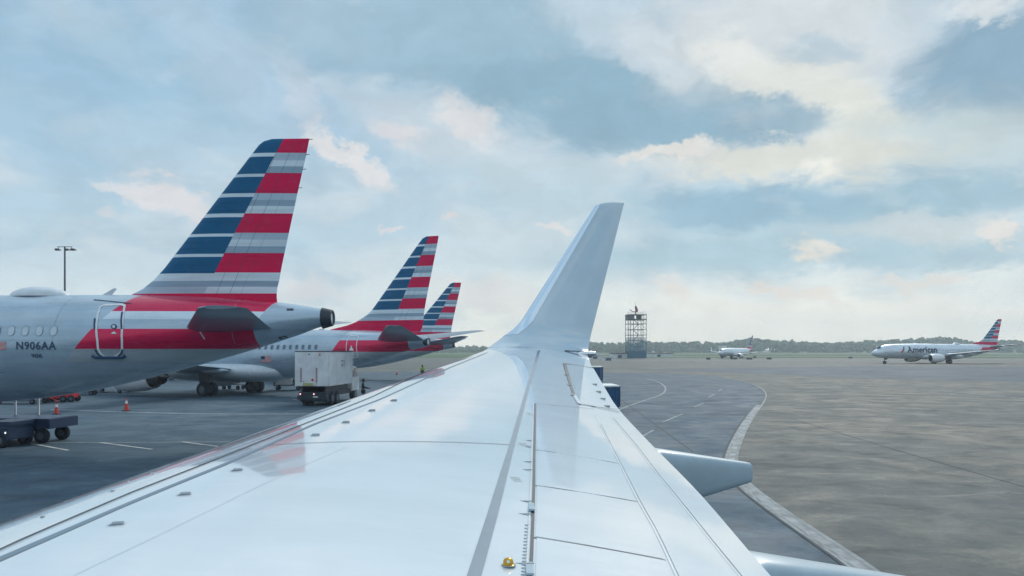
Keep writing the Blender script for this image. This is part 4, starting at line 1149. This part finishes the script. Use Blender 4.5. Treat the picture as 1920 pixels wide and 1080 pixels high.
# people ---------------------------------------------------------------------
def person(loc, rz, label, jacket, scale=1.0, pose='stand', cap=None):
    R = empty('person', loc, rz, label, 'person'); R.scale = (scale,) * 3
    J = {'pel': (0, 0, .95), 'sp': (0, .02, 1.15), 'ch': (0, .03, 1.36), 'nk': (0, 0, 1.50), 'hd': (0, -.02, 1.60), 'ht': (0, -.02, 1.73)}
    E_ = [('pel', 'sp'), ('sp', 'ch'), ('ch', 'nk'), ('nk', 'hd'), ('hd', 'ht')]
    rad = {'pel': .135, 'sp': .125, 'ch': .15, 'nk': .06, 'hd': .095, 'ht': .06}
    for s, n in ((1, 'r'), (-1, 'l')):
        fy = -.55 if pose == 'work' else 0
        J.update({'sh' + n: (s * .18, .02, 1.43), 'el' + n: (s * .26, .06 + fy * .2, 1.17), 'wr' + n: (s * .24, -.10 + fy * .4, 1.0 if pose != 'work' else 1.12), 'hnd' + n: (s * .23, -.16 + fy * .5, .93 if pose != 'work' else 1.12),
                  'hip' + n: (s * .10, 0, .90), 'kn' + n: (s * .12, -.04, .50), 'an' + n: (s * .13, .03, .09), 'toe' + n: (s * .15, -.15, .04)})
        rad.update({'sh' + n: .065, 'el' + n: .045, 'wr' + n: .032, 'hnd' + n: .035, 'hip' + n: .095, 'kn' + n: .06, 'an' + n: .042, 'toe' + n: .04})
        E_ += [('ch', 'sh' + n), ('sh' + n, 'el' + n), ('el' + n, 'wr' + n), ('wr' + n, 'hnd' + n), ('pel', 'hip' + n), ('hip' + n, 'kn' + n), ('kn' + n, 'an' + n), ('an' + n, 'toe' + n)]
        for k in range(5):
            a = 'f%d%s' % (k, n); h = Vector(J['hnd' + n]); sp_ = (k - 2) * .018 * s
            d = Vector((sp_ * 1.6, -.03 if k else -.045, -.065 + abs(k - 2) * .008)) if k < 4 else Vector((-.03 * s, -.05, -.02))
            J[a] = tuple(h + d); rad[a] = .009; E_.append(('hnd' + n, a))
    def skin_mesh(keys, edges, grow, name, m, par):
        ks = list(keys); idx = {k: i for i, k in enumerate(ks)}
        me = bpy.data.meshes.new(name); me.from_pydata([J[k] for k in ks], [(idx[a], idx[b]) for a, b in edges], []); me.update()
        o = bpy.data.objects.new(name, me); COL.objects.link(o)
        md = o.modifiers.new('s', 'SKIN'); md.use_smooth_shade = True
        sv = me.skin_vertices[0].data
        for k in ks: r_ = rad[k] + (grow if rad[k] > .02 else 0); sv[idx[k]].radius = (r_, r_ * (.8 if k in ('ch', 'sp', 'pel') else 1)); sv[idx[k]].use_root = False
        sv[0].use_root = True
        o.modifiers.new('u', 'SUBSURF').levels = 1
        bpy.context.view_layer.update()
        dg = bpy.context.evaluated_depsgraph_get(); m2 = bpy.data.meshes.new_from_object(o.evaluated_get(dg)); bpy.data.objects.remove(o)
        m2.materials.clear(); m2.materials.append(M[m])
        for p in m2.polygons: p.use_smooth = True
        q = bpy.data.objects.new(name, m2); COL.objects.link(q); q.parent = par; return q
    body = skin_mesh(J.keys(), E_, 0, 'body', 'skin', R)
    jk = ['ch', 'sp', 'pel'] + [a + n for n in 'rl' for a in ('sh', 'el', 'wr')]
    skin_mesh(jk, [e for e in E_ if e[0] in jk and e[1] in jk], .014, 'jacket', jacket, body)
    tk = ['pel'] + [a + n for n in 'rl' for a in ('hip', 'kn', 'an')]
    skin_mesh(tk, [e for e in E_ if e[0] in tk and e[1] in tk], .012, 'trousers', 'cloth', body)
    MB().lathe((0, -.01, 1.66), (0, 0, 1), [(-.06, .105), (0, .112), (.06, .10), (.10, .06), (.115, .001)], 16).obj('hair' if not cap else 'cap', cap or 'hair', body, True)
    fc = MB().lathe((0, -.115, 1.60), (0, -1, -.2), [(0, .02), (.02, .012), (.026, .001)], 8)
    fc.obj('nose', 'skin', body, True)
    MB().lathe((-.035, -.105, 1.635), (0, -1, 0), [(0, .011), (.006, .001)], 8).lathe((.035, -.105, 1.635), (0, -1, 0), [(0, .011), (.006, .001)], 8).obj('eyes', 'hair', body)
    return R
person(at(681, 51.6), radians(100), 'person in dark clothes standing beside the front of the catering truck', 'cloth', 1.03, 'work')
person(at(792, 100), radians(200), 'person in a yellow-green hi-vis jacket, cut off by the wing edge', 'hivis', 1.02, 'stand', cap='hair')

# cones ----------------------------------------------------------------------
def cone(loc, label, sc=1.0, darkbase=True):
    R = empty('traffic_cone', loc, 0, label, 'traffic cone', 'traffic cones on the apron'); R.scale = (sc,) * 3
    MB().box(-.19, .19, -.19, .19, 0, .05, .012).obj('base', 'dark', R)
    MB().lathe((0, 0, .05), (0, 0, 1), [(0, .15), (.72, .03), (.73, .001)], 16).obj('body', 'orange', R, True)
    MB().lathe((0, 0, .05), (0, 0, 1), [(.42, .083), (.60, .053)], 16).obj('reflective_band', 'outline', R, True)
    return R
def gp(px, py): p = ground(px, py); return (p.x, p.y, .008)
cone(gp(237, 771), 'orange cone with a pale band standing alone right of the flatbed cart', 1.0)
cone(gp(106, 777), 'orange cone just behind the right end of the navy flatbed cart', .9)
cone(gp(668, 703), 'orange cone behind the person in dark clothes by the truck', 1.1)
cone(gp(744, 703), 'orange cone alone on the apron just above the wing edge', 1.0)

# navy flatbed trailer and tractor at left --------------------------------------
FB = empty('flatbed_trailer', (at(4, 31.2).x, 31.2, 0), radians(-4), 'navy flatbed trailer with white corner posts under the silver fuselage', 'trailer')
MB().box(-3.2, 2.62, -.85, .85, .90, 1.02, .02).box(-3.2, 2.66, -.88, -.80, .62, 1.0, .01).box(-3.2, 2.66, .80, .88, .62, 1.0, .01).box(2.58, 2.72, -.88, .88, .60, 1.0, .015).obj('deck', 'navy', FB)
MB().box(-2.8, 1.2, -.5, .5, .45, .62).prism([(-.8, .62), (.8, .3), (2.1, .62)], -.3, .3).tube((1.0, -.6, .42), (2.3, -.6, .55), .04).obj('frame', 'navy', FB)
for (x_, y_) in ((2.2, -.62), (2.2, .62), (-.3, -.62), (-.3, .62)): wheel_at(FB, x_, y_, .30, .22)
for (x_, y_, h_, le) in ((.05, .7, 1.72, 0), (1.05, .75, 1.74, .08)):
    p = MB().box(x_ - .035, x_ + .035, y_ - .03, y_ + .03, 1.02, h_)
    if not le: p.box(x_ - .42, x_ + .06, y_ - .03, y_ + .03, h_ + .001, h_ + .05)
    p.obj('post', 'outline', FB)
BT = empty('baggage_tractor', (at(-8, 29.6).x, 29.6, 0), radians(-6), 'dark navy baggage tractor with small headlamps in front of the flatbed trailer', 'tractor')
MB().box(-1.6, 1.1, -.7, .7, .30, .85, .06).box(.1, 1.15, -.66, .66, .82, 1.02, .05).obj('body', 'navy', BT)
MB().box(-1.5, -.9, -.6, .6, .85, 1.18, .05).box(-.95, -.4, -.4, .4, .80, .95, .04).obj('seat', 'dark', BT)
MB().tube((-.25, -.2, .9), (-.42, -.2, 1.2), .02).lathe((-.44, -.2, 1.22), (-.35, 0, 1), [(0, .16), (.02, .17), (.04, .16)], 14).obj('steering_wheel', 'dark', BT)
for (x_, y_) in ((.75, -.62), (.75, .62), (-1.1, -.62), (-1.1, .62)): wheel_at(BT, x_, y_, .30, .22)
for x_, z_ in ((.22, .62), (1.02, .60)):
    hl = MB().lathe((x_, -.702, z_), (0, -1, 0), [(0, .06), (.015, .06), (.02, .04), (.02, .001)], 12).obj('headlamp', 'steel', BT)
    MB().lathe((x_, -.723, z_), (0, -1, 0), [(0, .03), (.004, .001)], 8).obj('bulb', 'lit', hl)
MB().box(.05, .24, -.712, -.703, .84, .90).obj('number_plate', 'offwhite', BT)

def dolly(name, loc, rz, m, label, cat='cart', l=2.6, w=1.3, h=.5, load=None, group=None):
    R = empty(name, loc, rz, label, cat, group)
    MB().box(-l / 2, l / 2, -w / 2, w / 2, h - .08, h, .015).box(-l / 2, -l / 2 + .06, -w / 2, w / 2, h, h + .25).tube((l / 2, 0, h - .1), (l / 2 + .8, 0, .15), .03).obj('deck', m, R)
    for sx in (-1, 1):
        for sy in (-1, 1): wheel_at(R, sx * l * .36, sy * (w / 2 - .12), .19, .13)
    if load: load(R)
    return R
R = empty('red_tug', gp(112, 753.5), radians(8), 'small bright red tug parked beyond the cones at left', 'tug')
MB().box(-1.1, .35, -.55, .55, .28, 1.02, .05).box(.35, 1.1, -.52, .52, .30, .70, .05).box(.35, .42, -.5, .5, .7, 1.15, .01).obj('body', 'red', R)
MB().tube((.38, -.48, 1.1), (1.0, -.48, 1.25), .03).tube((1.0, -.48, .6), (1.0, -.48, 1.25), .03).tube((1.0, .48, .6), (1.0, .48, 1.25), .03).tube((.38, .48, 1.1), (1.0, .48, 1.25), .03).obj('roll_bar', 'red', R)
for sx in (.45, 1.0):
    for sy in (-1, 1): wheel_at(R, sx, sy * .5, .24, .16)
for sy in (-1, 1): wheel_at(R, -.7, sy * .5, .24, .16)
dolly('cargo_dolly', gp(30, 757), radians(-3), 'red', 'low red dolly seen under the belly at the far left', 'dolly', 4.6, 1.5, .62)
dolly('cargo_dolly', gp(60, 751), radians(-3), 'dark', 'dark dolly behind the low red one under the belly', 'dolly', 4.4, 1.5, .6)
def boxload(R): MB().box(-.9, .8, -.5, .5, .52, 1.25, .05).obj('crate', 'dark', R)
dolly('cargo_dolly', gp(155, 741), radians(12), 'dark', 'dark loaded dolly between the red tug and the far engine', 'dolly', 2.2, 1.2, .5, boxload)
dolly('cargo_dolly', gp(208, 736), radians(-8), 'dark', 'long dark dolly just left of the second airliner engine', 'dolly', 3.6, 1.5, .7)
def gpu(R):
    MB().box(-.95, .35, -.55, .55, .50, 1.25, .05).obj('housing', 'offwhite', R); MB().box(.5, 1.2, -.5, .5, .51, .95, .04).obj('battery_box', 'dark', R)
dolly('ground_power_cart', gp(541, 731), radians(10), 'dark', 'small white ground power cart left of the catering truck', 'cart', 2.6, 1.3, .5, gpu)
dolly('ground_power_cart', gp(438, 730), radians(-10), 'dark', 'low dark cart between the wheels of the second airliner', 'cart', 2.0, 1.2, .5)
# chocked staff figure-less stand under the second aircraft is hidden by gear

# blue curtained carts beyond the trailing edge
def curtain_cart(loc, rz, label, w=2.2, l=2.6, h=1.62):
    R = empty('baggage_cart', loc, rz, label, 'baggage cart', 'blue curtained baggage carts')
    b = MB()
    n = 28
    for side in (-1, 1):
        v = []
        for i in range(n + 1):
            x = -w / 2 + w * i / n; y = side * l / 2 + .03 * sin(i * 1.9); v += [(x, y, .42), (x, y * .995, h - .06)]
        b.add(v, [(2 * i, 2 * i + 2, 2 * i + 3, 2 * i + 1) for i in range(n)])
        v = []
        for i in range(n + 1):
            y = -l / 2 + l * i / n; x = side * w / 2 + .03 * sin(i * 1.7); v += [(x, y, .42), (x * .995, y, h - .06)]
        b.add(v, [(2 * i, 2 * i + 2, 2 * i + 3, 2 * i + 1) for i in range(n)])
    b.obj('curtain', 'blue', R)
    MB().box(-w / 2 - .05, w / 2 + .05, -l / 2 - .05, l / 2 + .05, h - .05, h + .05, .03).obj('roof', 'offwhite', R)
    MB().box(-w / 2, w / 2, -l / 2, l / 2, .34, .44, .02).obj('deck', 'navy', R)
    for sx in (-1, 1):
        for sy in (-1, 1): MB().tube((sx * (w / 2 + .03), sy * (l / 2 + .03), .4), (sx * (w / 2 + .03), sy * (l / 2 + .03), h), .03, n=6).obj('post', 'navy', R)
    for sx in (-1, 1):
        for sy in (-1, 1): wheel_at(R, sx * (w / 2 - .15), sy * l * .34, .2, .14)
    return R
curtain_cart((at(1127, 46).x, 46, 0), radians(3), 'nearer blue curtained baggage cart with a white roof beside the wing edge', 1.75)
curtain_cart((at(1110, 82).x, 82, 0), radians(-14), 'farther blue curtained baggage cart just outside the aileron', 2.0, 2.6, 1.95)

# ------------------------------------------------------------------ distance: tower, sheds, mast, signs
def tower():
    Y = 330.0; c = at(1192, Y)
    R = empty('lattice_tower', (c.x, c.y, 0), 0, 'tall steel lattice radar tower with a platform and red antenna', 'tower')
    hw = 3.95; zt = 19.2
    fr = MB()
    xs = (-hw, -hw * .42, hw * .42, hw)
    for x in xs:
        for y in (-hw, hw): fr.tube((x, y, 0), (x, y, zt), .13, n=5)
    levels = [0, 3.0, 5.4, 7.9, 10.3, 12.7, 15.2, 17.3, 19.2]
    for z in levels[1:]:
        for y in (-hw, hw): fr.tube((-hw, y, z), (hw, y, z), .10, n=5)
        for x in xs: fr.tube((x, -hw, z), (x, hw, z), .07, n=5)
    for z0, z1 in zip(levels, levels[1:]):
        for y in (-hw, hw): fr.tube((xs[0], y, z0), (xs[1], y, z1), .05, n=4).tube((xs[2], y, z1), (xs[3], y, z0), .05, n=4)
    fr.obj('lattice', 'galv', R)
    st = MB()
    for i, (z0, z1) in enumerate(zip(levels, levels[1:-1])):
        a, b = (-1.2, 1.2) if i % 2 else (1.2, -1.2)
        for y in (-.5, .5): st.tube((a, y, z0), (b, y, z1), .10, n=4)
        st.box(-1.6, 1.6, -1, 1, z1 - .05, z1 + .05)
    st.obj('staircase', 'galv', R)
    MB().box(-hw - .2, hw + .2, -hw - .2, hw + .2, 16.9, 17.1).box(-hw - .25, hw + .25, -hw - .25, hw + .25, 19.1, 19.35).box(-hw + .1, -hw * .3, -hw + .1, hw, 17.3, 19.0).box(.4, hw * .6, -1.5, 1.5, 17.1, 19.1).obj('platform', 'galv', R)
    rl = MB()
    for z in (19.9, 20.4):
        rl.tube((-hw, -hw, z), (hw, -hw, z), .04, n=4).tube((-hw, hw, z), (hw, hw, z), .04, n=4)
    for k in range(7): rl.tube((-hw + k * hw / 3, -hw, 19.3), (-hw + k * hw / 3, -hw, 20.4), .04, n=4)
    rl.obj('railing', 'galv', R)
    MB().tube((0, 0, 19.3), (0, 0, 21.4), .25).tube((-2.6, 0, 21.6), (-1.2, 0, 20.6), .14).tube((-1.4, 0, 20.6), (.6, 0, 20.7), .16).obj('antenna_mount', 'dark', R)
    rings = []
    for z, r, ox in ((20.7, .55, .5), (21.5, .62, .35), (22.4, .55, .15), (23.1, .35, 0), (23.4, .05, -.05)):
        rings.append([(ox + r * cos(a), r * .6 * sin(a), z) for a in [2 * pi * i / 10 for i in range(10)]])
    v, f = loft(rings); link('antenna', v, f, mat('antenna_red', (.30, .05, .045), .6), R, True)
    MB().tube((-.1, 0, 23.3), (-.15, 0, 24.9), .05, n=5).obj('lightning_rod', 'dark', R)
    net = MB()
    for x in (-hw - .15, hw + .15): net.box(min(x, x), x + .02, -hw, hw, .1, 8.5)
    # blue debris screen round the lower stages
    ms = mat('blue_screen', (.025, .12, .19), .7)
    for y_ in (-hw - .14, hw + .11): MB().box(-hw - .1, hw + .1, y_, y_ + .03, .2, 3.4).obj('lower_screen', ms, R)
    m = mat('blue_netting', (.07, .22, .34), .8); nt = m.node_tree; bs = nt.nodes['Principled BSDF']; bs.inputs['Alpha'].default_value = .2
    for y_ in (-hw - .14, hw + .11): MB().box(-hw - .1, hw + .1, y_, y_ + .03, 3.42, 9.4).obj('netting', m, R)
tower()
def shed(px0, px1, y0, y1, label, wall='offwhite', roof='boxside', base=0, depth=8, flat=True):
    Y = F * H / (y1 - HZ); a = at(px0, Y).x; b = at(px1, Y).x; h = max(1.2, H - (y0 - HZ) / F * Y)
    R = empty('shed', ((a + b) / 2, Y, 0), 0, label, 'building'); w = (b - a) / 2
    MB().box(-w, w, 0, depth, 0, h * .85).obj('wall', wall, R)
    MB().box(-w - .3, w + .3, -.4, depth + .3, h * .851, h).obj('roof', roof, R)
    n = max(1, int(w / 4))
    for k in range(n): x = -w + (k + .5) * 2 * w / n; MB().box(x - .9, x + .9, -.06, -.003, .1, h * .6).obj('door', 'galv', R)
shed(1132, 1150, 668, 676.5, 'small white hut left of the lattice tower', roof='white', depth=4)
shed(1104, 1128, 664, 673.5, 'low pale shed half hidden behind the winglet', depth=6)
shed(1148, 1176, 661.5, 672, 'long pale shed with a dark roof line joining the tower on its left', roof='dark')
shed(1209, 1262, 661.5, 669.5, 'long low pale building right of the lattice tower', roof='galv')
shed(1352, 1362, 648.5, 663, 'tiny far white building above the small distant airliner', roof='white')
# floodlight mast behind the nearest airliner
c = at(121.5, 150)
R = empty('floodlight_mast', (c.x, c.y, 0), 0, 'tall grey floodlight mast with three lamp heads behind the silver fuselage', 'light mast')
MB().tube((0, 0, 0), (0, 0, 24.6), .24, .16, n=10).obj('pole', 'galv', R)
MB().tube((-1.5, 0, 24.5), (1.5, 0, 24.5), .07, n=6).tube((-1.3, 0, 24.5), (-1.3, 0, 24.1), .05, n=6).tube((1.4, 0, 24.5), (1.4, 0, 24.1), .05, n=6).obj('crossarm', 'dark', R)
for x_, k in ((-1.35, 0), (.5, 1), (1.75, 2)):
    MB().prism([(x_ - .5, 23.75), (x_ - .45, 24.15), (x_ + .35, 24.12), (x_ + .55, 23.8)], -.35, .35).obj('floodlight', 'dark', R)
# small signs and lamps along the taxiway edge
for i, (px, py, w_, lb) in enumerate(((1328, 675, 1.5, 'small dark taxiway marker farthest left, below the small airliner wingtip'), (1376, 674.5, 2.4, 'flat dark taxiway marker directly below the small airliner'),
        (1405, 674.8, 2.2, 'dark taxiway marker below the small airliner tail'), (1415, 671.5, 1.3, 'tiny dark taxiway marker just right of the small airliner tail'), (1442, 674.5, 1.8, 'dark taxiway marker between the small airliner and the large taxiing one'), (1595, 672.5, 1.6, 'lone dark taxiway marker left of the taxiing airliner nose'))):
    p = ground(px, py); R = empty('taxiway_sign', (p.x, p.y, 0), 0, lb, 'airfield sign', 'taxiway edge signs')
    MB().box(-w_ / 2, w_ / 2, -.12, .12, .15, .85, .03).obj('panel', 'dark', R)
    MB().box(-w_ * .35, -w_ * .3, -.05, .05, 0, .15).box(w_ * .3, w_ * .35, -.05, .05, 0, .15).obj('post', 'steel', R)

# ------------------------------------------------------------------ haze
def haze():
    o = link('haze', *(lambda b: (b.v, b.f))(MB().box(-1400, 1400, -130, 1500, -1.2, 60)), None)
    tag(o, kind='stuff')
    m = bpy.data.materials.new('haze_air'); m.use_nodes = True; nt = m.node_tree; nt.nodes.clear()
    out = nt.nodes.new('ShaderNodeOutputMaterial'); v = nt.nodes.new('ShaderNodeVolumePrincipled')
    v.inputs['Color'].default_value = (.84, .94, 1.0, 1); v.inputs['Density'].default_value = .00042; v.inputs['Anisotropy'].default_value = .2
    nt.links.new(v.outputs[0], out.inputs['Volume']); o.data.materials.append(m)
haze()
